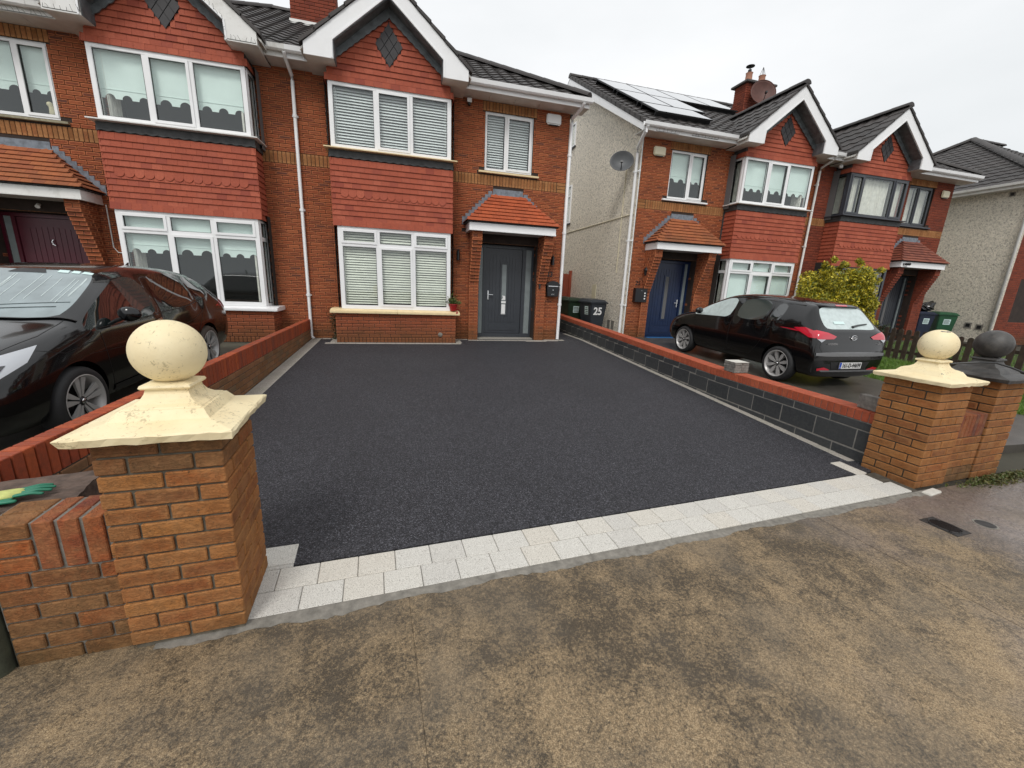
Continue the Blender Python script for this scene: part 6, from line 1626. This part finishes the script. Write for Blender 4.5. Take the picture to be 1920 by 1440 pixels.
seam(c2, b2, side([(1.10, .93), (1.12, .6), (1.17, .33), (2.12, .33), (2.15, .97)]), X1, 'door_seam'); seam(c2, b2, side([(2.15, .97), (2.15, .35), (2.72, .35), (2.88, .55), (3.0, .75), (3.02, 1.0)]), X1, 'door_seam')
patch(c2, b2, side([(1.92, .80), (2.08, .81), (2.08, .84), (1.92, .83)]), X1, 'door_handle', 'paint', .014, 1); patch(c2, b2, side([(2.66, .82), (2.82, .83), (2.82, .86), (2.66, .85)]), X1, 'door_handle', 'paint', .014, 1)
seam(c2, b2, side([(.9, .80), (2.0, .86), (3.2, .93), (3.7, .95)]), X1, 'body_crease', .005, 'alloy_dk'); seam(c2, b2, side([(1.15, .42), (2.7, .46)]), X1, 'body_crease', .005, 'alloy_dk')
BK = (0, -1, 0); back = lambda pts: [(x, 3.5, z) for x, z in pts]
for sg in (1, -1):
    patch(c2, b2, back([(sg*.83, .945), (sg*.76, .975), (sg*.58, .945), (sg*.40, .885), (sg*.46, .845), (sg*.66, .84), (sg*.80, .84)]), BK, 'tail_light', 'redlamp', .010, 4)
    patch(c2, b2, [(sg*1.5, ly(s), z) for s, z in ((3.52, .975), (3.72, 1.0), (3.90, .955), (3.95, .85), (3.84, .85))], (-sg, 0, 0), 'tail_light', 'redlamp', .010, 3)
    patch(c2, b2, back([(sg*.80, .838), (sg*.64, .838), (sg*.73, .79)]), BK, 'reversing_lamp', 'clearlamp', .011, 2)
    patch(c2, b2, back([(sg*.72, .36), (sg*.58, .38), (sg*.44, .34), (sg*.46, .315), (sg*.70, .32)]), BK, 'rear_fog_lamp', 'redlamp', .008, 2)
    bmv = bmesh.new(); bmesh.ops.create_uvsphere(bmv, u_segments=16, v_segments=10, radius=1)
    for v in bmv.verts: v.co = Vector((sg*.95 + v.co.x*.10, ly(1.30)+v.co.y*.05, 1.03+v.co.z*.07))
    for f in bmv.faces: f.smooth = True
    mm_ = D.meshes.new('wing_mirror'); bmv.to_mesh(mm_); bmv.free(); mm_.materials.append(M['paint']); o = D.objects.new('wing_mirror', mm_); COL.objects.link(o); o.parent = c2
    patch(c2, b2, [(sg*.60, ly(.10), 2), (sg*.68, ly(.05), 2), (sg*.80, ly(.35), 2), (sg*.80, ly(.55), 2), (sg*.70, ly(.35), 2)], (-sg*.2, .3, -.9), 'headlight', 'clearlamp', .006, 3)
patch(c2, b2, back([(-.80, .62), (-.60, .635), (0, .64), (.60, .635), (.80, .62), (.80, .575), (.55, .565), (0, .565), (-.55, .565), (-.80, .575)]), BK, 'bumper_step', 'paint_grey', .012, 4)
patch(c2, b2, back([(-.66, .33), (.66, .33), (.60, .30), (-.60, .30)]), BK, 'diffuser_strip', 'paint_grey', .010, 3)
patch(c2, b2, back([(-.46, .47), (.46, .47), (.40, .345), (-.40, .345)]), BK, 'plate_recess', 'black', .004, 3)
patch(c2, b2, back([(-.62, 1.395), (.62, 1.395), (.60, 1.345), (-.60, 1.345)]), BK, 'spoiler_lip', 'paint', .05, 3)
patch(c2, b2, back([(-.14, 1.375), (.14, 1.375), (.13, 1.355), (-.13, 1.355)]), BK, 'brake_light', 'redlamp', .056, 2)
h = b2.ray_cast(Vector((0, 3, .41)), Vector((0, -1, 0)))[0]; py_ = h.y + .014
pl = MB().box(-.26, .26, py_, py_+.008, .355, .465).obj('number_plate', 'plate', c2, bevel=.004)
MB().box(-.258, -.215, py_+.008, py_+.0095, .358, .462).obj('plate_strip', 'blue', pl) if False else MB().box(.215, .258, py_+.008, py_+.0095, .358, .462).obj('plate_strip', 'blue', pl)
text('161-D-44699', .100, 'black', pl, (-.02, py_+.0095, .41), rot=(R(90), 0, R(180)), name='plate_number', font_scale_x=.80, bold=.0015)
text('IRL', .022, 'plate', pl, (.237, py_+.011, .375), rot=(R(90), 0, R(180)), name='country_code')
h = b2.ray_cast(Vector((0, 3, .865)), Vector((0, -1, 0)))[0]
em = MB(); em.tube([(.062*math.cos(a), h.y+.012, .868+.038*math.sin(a)) for a in [2*math.pi*k/28 for k in range(29)]], .006, 6)
em.tube([(.035, h.y+.014, .892), (.022, h.y+.014, .846)], .006, 6); em.tube([(-.022, h.y+.014, .892), (-.035, h.y+.014, .846)], .006, 6); em.tube([(.03, h.y+.014, .865), (-.03, h.y+.014, .873)], .006, 6)
em.obj('emblem', 'chrome', c2)
for s_, xx, zz, sz in (('HYUNDAI', .48, .765, .042), ('i20', -.62, .775, .05)):
    h = b2.ray_cast(Vector((xx, 3, zz)), Vector((0, -1, 0)))[0]; text(s_, sz, 'chrome', c2, (xx, h.y+.012, zz), rot=(R(90), 0, R(180)), name='lettering', font_scale_x=1.2)
patch(c2, b2, back([(.34, 1.075), (.10, 1.075), (.10, 1.115), (.34, 1.115)]), BK, 'window_sticker', 'paper', .01, 1)
hp = [b2.ray_cast(Vector((x, 3, z)), Vector((0, -1, 0)))[0] + Vector((0, .02, 0)) for x, z in ((-.02, 1.035), (-.20, 1.065), (-.42, 1.085))]
MB().tube([tuple(q) for q in hp], [.022, .014, .009], 6).obj('rear_wiper', 'black', c2)
seam(c2, b2, back([(-.72, 1.0), (-.74, .70), (-.66, .60)]), BK, 'tailgate_seam'); seam(c2, b2, back([(.72, 1.0), (.74, .70), (.66, .60)]), BK, 'tailgate_seam')
